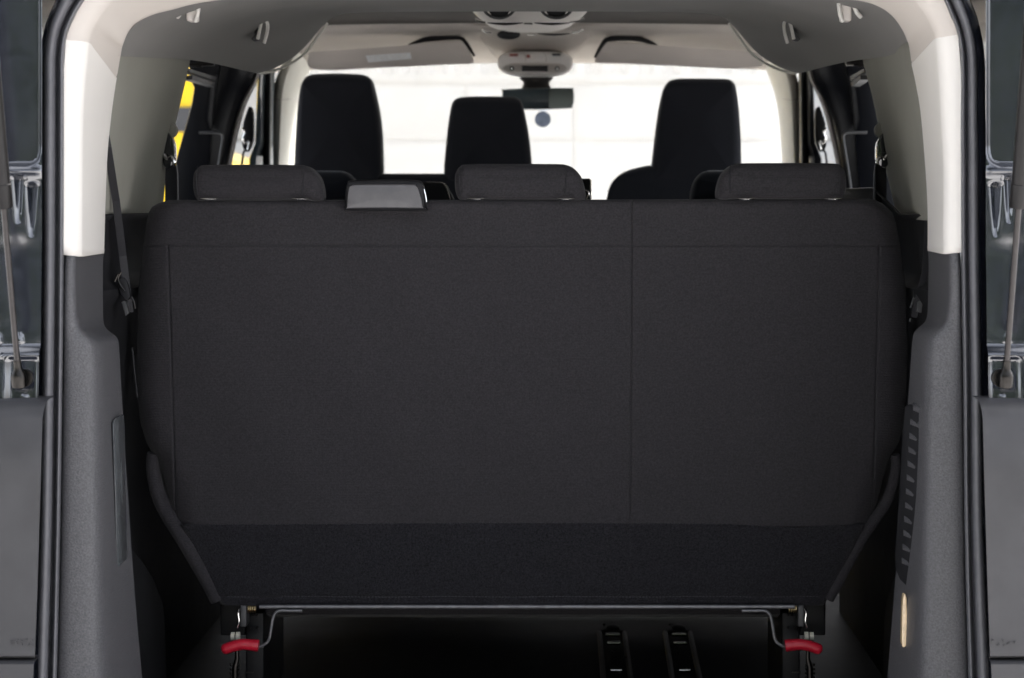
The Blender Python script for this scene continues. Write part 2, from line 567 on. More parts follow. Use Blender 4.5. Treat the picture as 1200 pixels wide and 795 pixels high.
# ---- rear face of the body on each side of the opening (gutter, flutes, ledge, bracket pad)
def rear_face(s):
    b = N()
    xs = [-170, -150, -120, -80, -50, -30] + [-20 + 2.0 * i for i in range(35)] + [49.5]
    ys = [-80, -60, -40] + [-30 + 10 * i for i in range(21)] + [180 + 1.5 * i for i in range(70)] + [285 + 6 * i for i in range(19)] + [399 + 1.5 * i for i in range(52)] + [477, 520, 600, 700, 800, 900, 1000]

    def d(x, y):
        o = 0.0
        # big recessed panel above
        ex = sstep(49, 44, x) * sstep(196, 190, y)
        # rounded corner
        if x > 34 and y > 181:
            rr = math.hypot(x - 34, y - 181)
            ex = min(ex, sstep(14, 9, rr)) if rr > 9 else ex
        o -= 0.014 * ex
        o += 0.016 * (y / 200) * ex * 0.0
        # ledge under it
        o += 0.006 * math.exp(-((y - 201) / 4.0) ** 2) * sstep(52, 44, x)
        # waterfall flutes
        for cx, w0, y0, y1 in ((23, 4.0, 208, 262), (38, 4.5, 216, 278)):
            t = (y - y0) / (y1 - y0)
            if -0.1 < t < 1:
                w = w0 * (1 - 0.55 * max(t, 0))
                o -= 0.016 * sstep(-0.06, 0.05, t) * (1 - max(t, 0)) ** 0.7 * math.exp(-((x - cx) / w) ** 2)
        # soft hollow in between
        o += 0.009 * sstep(262, 402, y)
        o -= 0.002 * sstep(270, 300, y) * sstep(402, 380, y) * math.exp(-((x - 20) / 26) ** 2)
        # lower ledge that carries the strut
        o += 0.013 * sstep(402, 416, y) + 0.006 * sstep(416, 475, y)
        rx = sstep(11, 18, x) * sstep(50, 45, x)
        o -= 0.005 * rx * sstep(415, 422, y)
        # pimples
        for cx, cy, rr in ((1, 399, 4), (26, 399, 3.5), (34, 464, 2.5), (6, 415, 2)):
            q = math.hypot(x - cx, y - cy) / rr
            if q < 1.6:
                o += 0.004 * math.exp(-(q * q) * 1.6)
        # edge rolls away towards the gutter
        o -= 0.02 * sstep(44, 52, x) * 0
        return o
    grid = []
    for y in ys:
        r = []
        for x in xs:
            Y = 3.80 - d(x, y)
            if x < -60:
                Y += 0.0006 * (-60 - x) + 0.00002 * (-60 - x) ** 2
            # the panel faces slightly out of square
            Y += -0.02 + (x + 20) * 0.00025
            p = P(x, y, 3.80)
            v = Vector((p.x, Y, p.z))
            r.append(S(s, v))
        grid.append(r)
    loft(b, grid)
    link('rear_body_panel', b, 'paint', van, angle=75)
both(rear_face)

# ---- bumper, visible at both lower corners, running under the opening out of frame
b = N()
secs = []
prof = [(470, 3.80), (471.5, 3.745), (475, 3.725), (482, 3.712), (492, 3.704), (560, 3.700), (700, 3.696), (768, 3.694), (771, 3.70), (772, 3.73), (773.5, 3.73), (774.5, 3.694), (777, 3.688), (860, 3.682), (960, 3.69), (1010, 3.72)]


def sec(px):
    out = []
    for y, Y in prof:
        ed = interp([(470, 49.5), (620, 46.8), (795, 41), (1010, 34)], y)
        p = P(px if px < 20 else 20 + (px - 20) * (ed - 20) / 28.5, y, 3.70)
        out.append(Vector((p.x, Y + (0.00002 * max(0, -60 - px) ** 2), p.z)))
    return out


cols = [sec(x) for x in (-180, -140, -100, -60, -20, 0, 20, 40, 45, 48.5)]
low = []
for u in (0,):
    pass
loft(b, cols)
cols2 = [[mir(v) for v in c] for c in cols]
loft(b, cols2)
# sill section joining both ends below the picture
sl = [Vector((0, Y, z)) for Y, z in ((3.95, 0.585), (3.80, 0.58), (3.70, 0.56), (3.69, 0.50), (3.70, 0.42), (3.78, 0.40))]
loft(b, [[Vector((x, v.y, v.z)) for v in sl] for x in (XC - 0.82, XC - 0.4, XC, XC + 0.4, XC + 0.82)])
bump = link('bumper', b, 'bumper', van, angle=50)
# moulded marks near the lower edge of each bumper end (raised, illegible)
for s in (-1, 1):
    b = N()
    rr = random.Random(11 + s)
    for i in range(5):
        x = 12 + i * 6.2
        for k in range(2):
            xa, ya = x + rr.uniform(-1, 1.5), 751 + rr.uniform(-2, 6)
            pts = [S(s, P(xa, ya, 3.692)), S(s, P(xa + rr.uniform(1.0, 2.6), ya + rr.uniform(-3, 4), 3.692))]
            tube(b, pts, 0.0011, 6)
    link('moulded_mark', b, 'bumper', bump)

# ---- painted rim and rubber seal round the opening
seal_in_L = [(66, 810), (67, 795), (71, 620), (73.5, 450), (75, 300), (75.5, 180), (75.5, 100), (76, 65), (79, 42), (86, 24), (98, 3), (118, -22), (150, -42), (200, -54), (300, -62), (450, -66), (600, -67)]
seal_out_L = [(38, 810), (40, 795), (46, 620), (48.5, 450), (50, 300), (50, 180), (50.5, 100), (51, 65), (55, 38), (62, 17), (76, -10), (100, -42), (136, -64), (190, -78), (300, -87), (450, -91), (600, -92)]
seal_in_R = [(1136, 810), (1134.5, 795), (1130, 620), (1128.5, 450), (1126, 300), (1125.5, 180), (1125.5, 140), (1125.5, 72), (1121, 38), (1113, 18), (1104, -2), (1086, -24), (1056, -42), (1002, -54), (902, -62), (752, -66), (600, -67)]
seal_out_R = [(1163, 810), (1161, 795), (1153, 620), (1151, 450), (1148, 300), (1147, 180), (1146, 140), (1145, 72), (1140, 36), (1131, 8), (1120, -14), (1100, -42), (1066, -64), (1012, -78), (902, -87), (752, -91), (600, -92)]


def path(tab, Y, n=5):
    return [P(x, y, Y) for x, y in cat(tab, n)]


def mixpath(A, B, t, Y):
    return [P(lerp(a[0], c[0], t), lerp(a[1], c[1], t), Y) for a, c in zip(cat(A, 5), cat(B, 5))]


b = N()
rows = []
for A, B_, rev in ((seal_in_L, seal_out_L, False), (seal_in_R, seal_out_R, True)):
    ia, ob = cat(A, 5), cat(B_, 5)
    rr = []
    for (x0, y0), (x1, y1) in zip(ia, ob):
        # cross-section from the inner lip to the outer lip: small bead, groove, wide bulb, lip
        cs = []
        for t, Y in ((0.0, 3.875), (0.02, 3.855), (0.08, 3.843), (0.17, 3.840), (0.26, 3.845), (0.32, 3.862), (0.36, 3.868), (0.40, 3.852), (0.46, 3.840), (0.56, 3.834), (0.68, 3.831), (0.80, 3.831), (0.90, 3.835), (0.97, 3.842), (1.0, 3.862)):
            cs.append(P(lerp(x0, x1, t), lerp(y0, y1, t), Y))
        rr.append(cs)
    rows += rr if not rev else rr[::-1][1:]
loft(b, rows)
link('door_seal', b, 'rubber', van, angle=80, sub=1)

b = N()
rows = []
for A, off, rev in ((seal_out_L, 3.0, False), (seal_out_R, 8.0, True)):
    pts = cat(A, 5)
    rr = []
    for i, (x, y) in enumerate(pts):
        a, c = pts[max(i - 1, 0)], pts[min(i + 1, len(pts) - 1)]
        dx, dy = c[0] - a[0], c[1] - a[1]
        L = math.hypot(dx, dy)
        nx, ny = dy / L, -dx / L
        if not rev:
            pass
        else:
            nx, ny = -nx, -ny
        # outward normal points away from the opening
        if (x + nx - 600) ** 2 + (y + ny - 420) ** 2 < (x - 600) ** 2 + (y - 420) ** 2:
            nx, ny = -nx, -ny
        w = off if y > -5 else 4.0
        w = max(w, 2)
        rr.append([P(x - nx * 1.0, y - ny * 1.0, 3.862), P(x, y, 3.840), P(x + nx * w * 0.5, y + ny * w * 0.5, 3.8395 + 0.0018 * w * 0.5), P(x + nx * w, y + ny * w, 3.840 + 0.0018 * w), P(x + nx * (w + 1), y + ny * (w + 1), 3.875)])
    rows += rr if not rev else rr[::-1][1:]
loft(b, rows)
link('opening_flange', b, 'paint', van, angle=80)

# ---- beige trim of the opening: two pillar trims and the header between them
crease_L = [(95, 301), (95.5, 190), (96.5, 132), (99, 90), (103, 51), (106, 38), (113, 24), (126, 5), (148, -18), (185, -34), (240, -42), (330, -48), (460, -51), (600, -52)]
inner_L = [(121, 297), (122.5, 240), (125, 180), (130, 131), (135, 96), (141, 61), (143.5, 51), (149, 38), (158, 27), (176, 17.5), (200, 11), (252, 0), (380, -10), (600, -14)]
sealx_L = [(75, 299), (75.5, 190), (75.5, 132), (75.5, 90), (78, 48), (81, 37), (87, 23), (98, 3), (118, -22), (150, -42), (210, -55), (310, -62), (455, -66), (600, -67)]
crease_R = [(1106, 298), (1106.5, 200), (1103.5, 140), (1101, 90), (1097.5, 46), (1094, 34), (1087, 20), (1074, 2), (1053, -18), (1016, -34), (961, -42), (871, -48), (741, -51), (600, -52)]
inner_R = [(1088, 294), (1087.5, 230), (1080.7, 140), (1074.5, 100), (1069.5, 77), (1066.6, 56), (1063.5, 46), (1058, 34), (1047, 19), (1032, 8), (1009, 0.5), (960, -4), (820, -10), (600, -14)]
sealx_R = [(1126, 296), (1125.5, 200), (1125.5, 140), (1125.5, 90), (1122, 42), (1119, 32), (1112, 16), (1102, -5), (1084, -26), (1052, -43), (992, -55), (890, -62), (745, -66), (600, -67)]


def trim_rows(sx, cr, inn, i0, i1, n=6):
    A, B_, C_ = cat(sx[i0:i1 + 1], n), cat(cr[i0:i1 + 1], n), cat(inn[i0:i1 + 1], n)
    rows = []
    for k, (a, c, e) in enumerate(zip(A, B_, C_)):
        i = i0 + k / n
        g = 1 - 0.5 * sstep(3.4, 6.5, i)
        D = lambda v: 3.882 + (v - 3.882) * g
        rows.append([P(a[0], a[1], 3.885), P(a[0], a[1], 3.862), P(lerp(a[0], c[0], 0.5), lerp(a[1], c[1], 0.5), 3.868), P(lerp(a[0], c[0], 0.93), lerp(a[1], c[1], 0.93), 3.877),
                     P(lerp(c[0], e[0], 0.05), lerp(c[1], e[1], 0.05), D(3.892)), P(lerp(c[0], e[0], 0.5), lerp(c[1], e[1], 0.5), D(3.985)), P(lerp(c[0], e[0], 0.94), lerp(c[1], e[1], 0.94), D(4.085)), P(e[0], e[1], D(4.105)),
                     P(lerp(c[0], e[0], 0.985), lerp(c[1], e[1], 0.985), D(4.105) + 0.055)])
    return rows


for sx, cr, inn in ((sealx_L, crease_L, inner_L), (sealx_R, crease_R, inner_R)):
    b = N()
    rows = trim_rows(sx, cr, inn, 0, 4)
    rows2 = trim_rows(sx, cr, inn, 4, 5)
    e = [lerp(p, q, 0.8) for p, q in zip(rows2[0], rows2[1])]
    rows += [e, [p + Vector((0, 0.008, 0.0008)) for p in e]]
    # rolled edge at the seam and at the lower end
    loft(b, rows)
    link('pillar_trim', b, 'beige', van, angle=60, solid=0.003)
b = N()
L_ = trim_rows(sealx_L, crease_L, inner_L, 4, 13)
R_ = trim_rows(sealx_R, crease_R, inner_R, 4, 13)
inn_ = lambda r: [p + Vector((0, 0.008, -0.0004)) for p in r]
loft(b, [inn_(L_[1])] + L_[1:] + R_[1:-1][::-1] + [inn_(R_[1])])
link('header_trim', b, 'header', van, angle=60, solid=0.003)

# ---- lower pillar trims of grained grey plastic
def lower_left():
    b = N()
    tab = [  # y, seal, mid, crease a, crease b, inner edge, Y crease b, Y inner
        (292, 75, 84, 90, 95, 121, 3.945, 4.13), (297.5, 75, 84, 90, 95, 121, 3.934, 4.118), (302, 75, 84, 90, 95, 121, 3.93, 4.115), (340, 74.5, 84, 90, 96, 121, 3.945, 4.115), (370, 74, 84, 91.5, 98, 121, 3.955, 4.115),
        (382, 74, 84, 94, 101, 122, 3.955, 4.11), (388, 74, 84.5, 98, 106, 127, 3.945, 4.085), (393, 74, 85.5, 103, 112, 136, 3.925, 4.05),
        (399, 74, 87, 108.5, 118, 139.5, 3.905, 4.035), (408, 74, 88, 112, 121, 140.2, 3.90, 4.035), (430, 73.8, 89, 113, 122, 141.3, 3.90, 4.035),
        (480, 73.2, 89, 113.5, 123, 144, 3.90, 4.04), (540, 72.3, 89, 114, 123, 148, 3.90, 4.05), (620, 71, 88, 115, 123.5, 153, 3.90, 4.06), (700, 69.2, 88, 116, 125, 159, 3.90, 4.07), (760, 67.8, 88, 117, 127, 164, 3.90, 4.08), (830, 66, 88, 118, 130, 171, 3.90, 4.09)]
    rows = []
    for y, a, m_, c, d, e, Yc, Ye in tab:
        g_ = 0.022 if not rows else (0.012 if len(rows) == 1 else 0.0)
        rows.append([q + Vector((0, g_, 0)) for q in [P(a, y, 3.885), P(a, y, 3.862), P(lerp(a, m_, 0.4), y, 3.857), P(m_, y, 3.859), P(lerp(m_, c, 0.6), y, 3.864), P(c, y, 3.874), P(d, y, Yc), P(lerp(d, e, 0.5), y, lerp(Yc, Ye, 0.5)), P(lerp(d, e, 0.93), y, lerp(Yc, Ye, 0.95)), P(e, y, Ye), P(e - 1.5, y, Ye + 0.05)]])
    loft(b, rows)
    return link('lower_pillar_trim', b, 'plastic', van, angle=90, sub=2)


def lower_right():
    b = N()
    tab = [
        (289, 1126, 1117, 1111, 1104, 1088, 3.945, 4.13), (294.5, 1126, 1117, 1111, 1104, 1088, 3.934, 4.118), (299, 1126, 1117, 1111, 1104, 1088, 3.93, 4.115), (335, 1126.5, 1117, 1111, 1103.5, 1087.5, 3.945, 4.115), (364, 1127, 1117, 1109.5, 1102, 1087, 3.955, 4.115),
        (376, 1127, 1117, 1107, 1099, 1085.5, 3.955, 4.11), (381, 1127, 1116, 1103, 1094, 1080, 3.945, 4.085), (386, 1127.3, 1115, 1098, 1088, 1073.5, 3.925, 4.05),
        (392, 1127.5, 1113, 1093, 1083.5, 1069.5, 3.905, 4.035), (402, 1127.8, 1112, 1090, 1081, 1068.3, 3.90, 4.035), (425, 1128.2, 1111, 1089, 1080, 1067, 3.90, 4.035),
        (480, 1128.8, 1110, 1087, 1079, 1062.8, 3.90, 4.04), (540, 1129.4, 1110, 1086, 1078.5, 1058.5, 3.90, 4.05), (620, 1130.3, 1110, 1084, 1077, 1053, 3.90, 4.06), (700, 1132, 1111, 1082, 1074, 1047, 3.90, 4.07), (760, 1133.8, 1111, 1081, 1073, 1042, 3.90, 4.08), (830, 1136.5, 1112, 1080, 1071, 1036, 3.90, 4.09)]
    rows = []
    for y, a, m_, c, d, e, Yc, Ye in tab:
        g_ = 0.022 if not rows else (0.012 if len(rows) == 1 else 0.0)
        rows.append([q + Vector((0, g_, 0)) for q in [P(a, y, 3.885), P(a, y, 3.862), P(lerp(a, m_, 0.4), y, 3.857), P(m_, y, 3.859), P(lerp(m_, c, 0.6), y, 3.864), P(c, y, 3.874), P(d, y, Yc), P(lerp(d, e, 0.5), y, lerp(Yc, Ye, 0.5)), P(lerp(d, e, 0.93), y, lerp(Yc, Ye, 0.95)), P(e, y, Ye), P(e + 1.5, y, Ye + 0.05)]])
    loft(b, rows)
    return link('lower_pillar_trim', b, 'plastic', van, angle=90, sub=2)


LL, LR = lower_left(), lower_right()
# tall translucent lid let into the left trim
b = N()
lid = [(130.5, 495), (133, 491), (142.5, 485.5), (144, 500), (147, 650), (146, 656), (137, 664.5), (135.5, 660)]


def lidY(x):
    return 3.945 + (x - 130) * 0.0050


prism(b, [P(x, y, lidY(x)) for x, y in lid], (0.004, -0.006, 0))
lo = link('storage_lid', b, 'clear', LL, smooth=False, bevel=0.0015)
b = N()
tube(b, [P(140, 512, lidY(140) - 0.009), P(141, 560, lidY(141) - 0.009), P(143.5, 628, lidY(143) - 0.009)], [0.0015, 0.0028, 0.0008], 8)
link('lid_rib', b, 'clear', lo)
# louvred grille in the right trim
b = N()
gr_l = [(1069, 474), (1064, 477), (1062, 500), (1056, 600), (1052.5, 650), (1053, 668), (1058, 680), (1068, 690), (1076, 680), (1077, 600), (1079, 520), (1078, 482)]


def grY(x):
    return 4.032 - (x - 1055) * 0.0044


prism(b, [P(x, y, grY(x) - 0.012) for x, y in gr_l], (-0.004, 0.008, 0))
gro = link('vent_grille', b, 'dark', LR, smooth=False, bevel=0.002)
for i in range(12):
    y = 477 + i * 16.3
    xl = 1069 - i * 0.98 + (1.0 if i == 0 else -1.5)
    b = N()
    rows = []
    for u in (0, 0.25, 0.5, 0.75, 1):
        x = xl + u * 12
        yy = y + u * 5
        Yb = grY(x) - 0.016
        h = 0.013 * (1 - u) ** 0.7
        rows.append([P(x, yy - 5.0, Yb + 0.006), P(x, yy - 3.6, Yb - h * 0.25), P(x, yy + 1.5, Yb - h), P(x, yy + 4.0, Yb - h * 0.8), P(x, yy + 4.4, Yb + 0.006)])
    loft(b, rows)
    b.faces.new([b.verts.new(p) for p in rows[0]])
    link('louvre', b, 'plastic', gro, angle=60)
b = N()
prism(b, cat([P(1058.5, 700, 3.966), P(1062, 699, 3.966), P(1063.4, 725, 3.966), P(1063, 752, 3.966), P(1060.5, 758.5, 3.966), P(1057, 755, 3.966), P(1057.5, 725, 3.966)], 4, True), (0, 0.02, 0))
link('load_lamp', b, 'amber', LR, bevel=0.0015)

# ---- side trims of the load area
def quarter_left():
    # upper fabric panel
    b = N()
    rows = []
    for y0, y1 in ((50, 52), (74, 76), (110, 114), (150, 154), (190, 196), (225, 234), (254, 262)):
        xe = interp([(52, 225), (66, 223), (76, 221), (114, 212), (154, 202.5), (175, 196.5), (196, 193), (234, 191.5), (262, 186)], y1)
        xs_ = interp([(50, 141), (64, 139), (110, 132), (150, 126), (190, 121), (254, 112)], y0)
        row = []
        for t in (-0.1, 0, 0.3, 0.55, 0.75, 0.93, 0.99, 1.0):
            x = lerp(xs_, xe, t)
            y = lerp(y0, y1, max(t, 0))
            Y = lerp(4.12, 5.0, t ** 1.2 if t > 0 else 0)
            if t == 1.0:
                Y += 0.05
            row.append(P(x, y, Y + 0.02 * math.sin(6 * t)))
        rows.append(row)
    return rows


def quarter_right():
    rows = []
    for y0, y1 in ((44, 46), (72, 74), (110, 112), (150, 152), (190, 192), (225, 226), (259, 255)):
        xe = interp([(46, 1008), (64, 1010), (74, 1012), (112, 1024), (152, 1031), (192, 1037), (226, 1046), (255, 1052)], y1)
        xs_ = interp([(44, 1066), (62, 1069), (110, 1077), (150, 1083), (190, 1087), (230, 1089), (259, 1091)], y0)
        row = []
        for t in (-0.1, 0, 0.3, 0.55, 0.75, 0.93, 0.99, 1.0):
            x = lerp(xs_, xe, t)
            y = lerp(y0, y1, max(t, 0))
            Y = lerp(4.12, 5.0, t ** 1.2 if t > 0 else 0)
            if t == 1.0:
                Y += 0.05
            row.append(P(x, y, Y + 0.02 * math.sin(6 * t)))
        rows.append(row)
    return rows


for fn in (quarter_left, quarter_right):
    b = N()
    loft(b, fn())
    link('quarter_trim', b, 'quarter', van, angle=80, sub=1, solid=0.004)


def lower_quarter(s):
    b = N()
    rows = []
    for z, xo in ((1.555, -0.70), (1.545, -0.712), (1.46, -0.722), (1.44, -0.72), (1.428, -0.705), (1.42, -0.705), (1.40, -0.718), (1.2, -0.732), (0.9, -0.735), (0.58, -0.735)):
        row = []
        for Y in (4.11, 4.3, 4.6, 5.0, 5.4, 5.9):
            row.append(Vector((XC + s * (-xo) + (0), Y, z + ((0.05 if Y > 4.8 and s > 0 else 0.0) if z > 1.5 else -0.02 * (Y - 4.1)))))
        rows.append(row)
    loft(b, rows)
    return link('lower_quarter_trim', b, 'dark', van, angle=50, solid=0.004)


both(lower_quarter)


def arch(s):
    b = N()
    top = [(158, 606, 4.15), (172, 622, 4.28), (190, 642, 4.45), (208, 666, 4.62), (221, 694, 4.75), (227, 725, 4.82), (230, 830, 4.85)]
    pts = [P(*t) for t in cat(top, 5)]
    pts = [Vector((XC - 0.70, p.y, p.z)) for p in pts]
    loop = [Vector((XC - 0.70, 4.12, pts[0].z))] + pts + [Vector((XC - 0.70, pts[-1].y, 0.56)), Vector((XC - 0.70, 4.12, 0.56))]
    loop = [S(s, p) for p in loop]
    prism(b, loop, (s * 0.05, 0, 0))
    o = link('wheel_arch_trim', b, 'arch', van, smooth=False, bevel=0.006)
    b = N()
    top = [(163, 700, 4.13), (170, 708, 4.18), (177, 722, 4.24), (182, 745, 4.29), (186, 790, 4.33), (188, 860, 4.35)]
    pts = [Vector((XC - 0.685, p.y, p.z)) for p in [P(*t) for t in cat(top, 5)]]
    loop = [Vector((XC - 0.685, 4.10, pts[0].z))] + pts + [Vector((XC - 0.685, pts[-1].y, 0.56)), Vector((XC - 0.685, 4.10, 0.56))]
    prism(b, [S(s, p) for p in loop], (s * 0.02, 0, 0))
    link('access_cover', b, 'arch', o, smooth=False, bevel=0.004)
    b = N()
    ball(b, S(s, P(160, 784, 4.09)), 0.004)
    link('fixing', b, 'steel', o)


both(arch)

# ---- roof lining: rear section with the deep side ducts
b = N()


def duct_half(s):
    tab = [  # Y, list of px points from centre side to the wall
        (4.04, [(600, -22), (420, -20), (330, -16), (270, -12), (225, 0), (185, 14), (160, 26), (145, 44), (139, 66)]),
        (4.12, [(600, -19), (420, -17), (335, -14), (290, -8), (238, 4), (198, 18), (168, 32), (150, 50), (143, 66.5)]),
        (4.5, [(600, -5), (420, -4), (345, 0), (315, 4), (262, 14), (228, 26), (203, 40), (190, 56), (184, 68)]),
        (4.85, [(600, 5), (420, 6), (360, 8), (335, 12), (292, 23), (265, 34), (244, 48), (232, 62), (226, 70)]),
        (5.05, [(600, 10), (430, 10), (378, 12), (356, 16), (322, 27), (298, 40), (280, 55), (268, 70), (262, 77)]),
        (5.2, [(600, 13.5), (440, 13.5), (392, 15), (374, 19), (347, 32), (325, 47), (308, 63), (294, 77), (286, 83)]),
        (5.27, [(600, 14), (445, 14), (398, 16), (384, 22), (366, 40), (350, 58), (334, 72), (316, 82), (303, 86.5)]),
        (5.30, [(600, 13), (448, 13), (399, 15.5), (386, 23), (370, 43), (356, 61), (338, 74), (320, 82.5), (304, 86)]),
        (5.32, [(600, 9), (450, 9), (396, 13), (381, 22), (364, 40), (350, 57), (333, 69), (316, 77), (300, 80)]),
    ]
    rows = []
    for Y, pts in tab:
        if s > 0 and Y < 4.3:
            pts = [(x, y - 12 * sstep(300, 190, x)) for x, y in pts]
        rows.append([S(s, P(x, y, Y) + Vector((0, 0, 0))) if i else Vector((XC, Y, P(0, y, Y).z)) for i, (x, y) in enumerate(pts)])
    return rows


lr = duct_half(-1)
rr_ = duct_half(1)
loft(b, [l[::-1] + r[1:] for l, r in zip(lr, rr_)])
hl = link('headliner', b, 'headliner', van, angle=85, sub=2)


def duct_rim(s):
    b = N()
    pts = [S(s, P(x, y, 5.315)) for x, y in cat([(304, 86.5), (320, 83.5), (340, 75), (357.5, 62.5), (371, 45), (384, 27)], 6)]
    tube(b, pts, 0.0028, 8)
    link('duct_rim', b, 'apillar', hl)


both(duct_rim)


def coat_hooks(s):
    # U-shaped hook near the front of the duct
    b = N()
    mp = [(302, 46, 4.98), (305.5, 30, 4.97), (308, 25, 4.965), (311.5, 25, 4.965), (313.5, 29, 4.97), (313, 38, 4.985), (309.5, 51, 4.99)]
    tube(b, [S(s, P(x, y, Y)) for x, y, Y in cat(mp, 5)], 0.0034, 10)
    h = link('coat_hook', b, 'hook', hl)
    b = N()
    pprism(b, [(299, 40), (301, 33), (304, 32), (304, 47), (298, 49), (294, 46)], 5.0, 0.03)
    if s > 0:
        for v in b.verts:
            v.co = mir(v.co)
    link('hook_base', b, 'grey', h, smooth=False, bevel=0.002)
    b = N()
    pbox(b, 218, 2, 230, 25, 4.22, 4.26)
    if s > 0:
        for v in b.verts:
            v.co = mir(v.co)
    h = link('grab_hook', b, 'consoledark', hl, smooth=False, bevel=0.004)
    b = N()
    tube(b, [S(s, P(x, y, Y)) for x, y, Y in ((229, 25, 4.22), (231.5, 18, 4.21), (233, 6, 4.21), (234, -6, 4.22))], 0.0035, 10)
    tube(b, [S(s, P(x, y, Y)) for x, y, Y in ((208, 20, 4.23), (212, 15, 4.22), (216, 6, 4.22), (219, -6, 4.23))], 0.004, 10)
    link('hook_lip', b, 'hook', h)


both(coat_hooks)

# ---- front roof lining, air unit, console, visors
hw = 0.80


def roof_rows(tab):
    rows = []
    for Y, py in tab:
        z = P(0, py, Y).z
        row = []
        for u in (-1, -0.9, -0.75, -0.5, -0.25, -0.1, 0, 0.1, 0.25, 0.5, 0.75, 0.9, 1):
            bow = 0.0
            if Y > 6.59:
                bow = -0.012 * abs(u) ** 2.0 if Y < 6.8 else -0.03 * abs(u) ** 2
            row.append(Vector((XC + u * hw, Y, z + bow)))
        rows.append(row)
    return rows


b = N()
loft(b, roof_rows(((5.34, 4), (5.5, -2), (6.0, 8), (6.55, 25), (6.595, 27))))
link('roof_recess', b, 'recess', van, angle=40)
b = N()
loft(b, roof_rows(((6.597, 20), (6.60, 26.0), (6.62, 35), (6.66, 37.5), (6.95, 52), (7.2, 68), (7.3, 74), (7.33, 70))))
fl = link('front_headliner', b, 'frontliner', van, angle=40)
# swelling in the middle of the header that carries the console
b = N()
rows = []
for Y, py0, hwid, dip in ((6.60, 30, 84, 4), (6.7, 38, 80, 10), (6.9, 52, 66, 22), (7.05, 62, 56, 26), (7.15, 70, 50, 20), (7.2, 74, 44, 4)):
    row = []
    for i in range(17):
        u = -1 + i / 8
        x = 627 + u * hwid
        y = py0 - 3 + dip * (1 - abs(u) ** 3.0) ** 0.8 * 0.5 + (2 if abs(u) < 1 else -8)
        row.append(P(x, y, Y))
    rows.append(row)
loft(b, rows)
link('header_bulge', b, 'frontliner', fl, angle=80, sub=1)

# rear air unit on the ceiling
b = N()
rows = []
for Y, hwid, pb in ((5.45, 78, 10), (5.55, 76, 21), (5.75, 72, 27), (6.05, 64, 32), (6.25, 56, 37.5), (6.32, 46, 40), (6.36, 40, 33)):
    row = []
    for i in range(17):
        u = -1 + i / 8
        x = 621 + u * hwid
        y = pb - (abs(u) ** 3) * (9 if Y > 5.5 else 6) - (10 if abs(u) == 1 else 0)
        row.append(P(x, y, Y))
    rows.append(row)
loft(b, rows)
au = link('roof_air_unit', b, 'consoledark', van, angle=70, sub=1)
for cx in (585, 652):
    b = N()
    c = P(cx, 8, 5.40)
    for k in range(24):
        pass
    tube(b, [c + Vector((0.034 * math.cos(a), 0.01 * math.sin(a), 0.0255 * math.sin(a))) for a in [2 * math.pi * k / 32 for k in range(32)]], 0.0035, 8, closed=True)
    vv = link('air_vent', b, 'grey', au)
    b = N()
    disc(b, c + Vector((0, 0.006, 0)), 0.0245, 0.004, 'Y', 28)
    link('vent_face', b, 'dark', vv)
for pts, Y in (([(557, 22.5), (563, 25.5), (569, 26)], 5.7), ([(614, 27.5), (624, 27.8)], 5.72), ([(668, 26), (678, 24.5), (685, 21.5)], 5.7),
               ([(565, 35), (570, 38), (576, 38.5)], 6.2), ([(618, 40.5), (628, 40.5)], 6.26), ([(670, 38.5), (677, 37.5), (683, 34.5)], 6.2)):
    b = N()
    tube(b, [P(x, y, Y - 0.02) for x, y in pts], 0.0032, 8, flat=0.7)
    link('chrome_strip', b, 'chrome', au)
for Y, y, x0, x1 in ((5.7, 27, 571, 613), (5.7, 27, 626, 668), (6.24, 39.5, 630, 668)):
    b = N()
    tube(b, [P(lerp(x0, x1, t), y + 1.4 * math.sin(math.pi * t) * 1.0, Y - 0.015) for t in (0, 0.25, 0.5, 0.75, 1)], [0.0015, 0.004, 0.005, 0.004, 0.0015], 8, flat=0.6)
    link('vent_slot', b, 'dark', au)
b = N()
ball(b, P(596, 41, 6.3), 0.030, 20, (1, 0.5, 0.42))
link('sensor_dome', b, 'dark', au)

# overhead console above the mirror
b = N()
ol = [(583, 77), (584, 68), (591, 62.5), (605, 60.5), (627, 60), (650, 60.5), (663, 62.5), (670, 68), (671, 77), (666, 83), (652, 88), (627, 89), (602, 88), (588, 83)]
bolster(b, pxloop(ol, 6.83, 4), 6.88, 0.10, 0.014, 0.004)
oc = link('overhead_console', b, 'console', van, angle=60)
b = N()
bolster(b, pxloop([(589, 80), (597, 75), (612, 74), (627, 73.5), (642, 74), (657, 75), (665, 80), (655, 85.5), (627, 87), (599, 85.5)], 6.81, 4), 6.828, 0.02, 0.004, 0.001)
link('console_inset', b, 'consoledark', oc, angle=60)
b = N()
pbox(b, 611.5, 77, 642, 83.8, 6.803, 6.82)
link('display', b, 'display', oc, bevel=0.001)
for x, y, w, h, m_ in ((597, 64.5, 10, 2.6, 'redmark'), (617, 66, 4, 3.5, 'redmark'), (647, 64, 10, 2.2, 'grey')):
    b = N()
    pbox(b, x, y - h / 2, x + w, y + h / 2, 6.812, 6.834)
    link('button', b, m_, oc, bevel=0.001)
for x in (616, 640):
    b = N()
    tube(b, [P(x + d_, y, 6.826) for d_, y in ((-3, 61.5), (0, 66), (0, 73))], 0.0012, 6)
    link('console_groove', b, 'consoledark', oc)
for x, m_ in ((600, 'grey'), (653, 'chrome')):
    b = N()
    disc(b, P(x, 80.5, 6.803), 0.0062, 0.014)
    q = link('knob', b, 'dark', oc)
    b = N()
    disc(b, P(x, 80.5, 6.795), 0.003, 0.004)
    link('knob_centre', b, 'chrome', q)

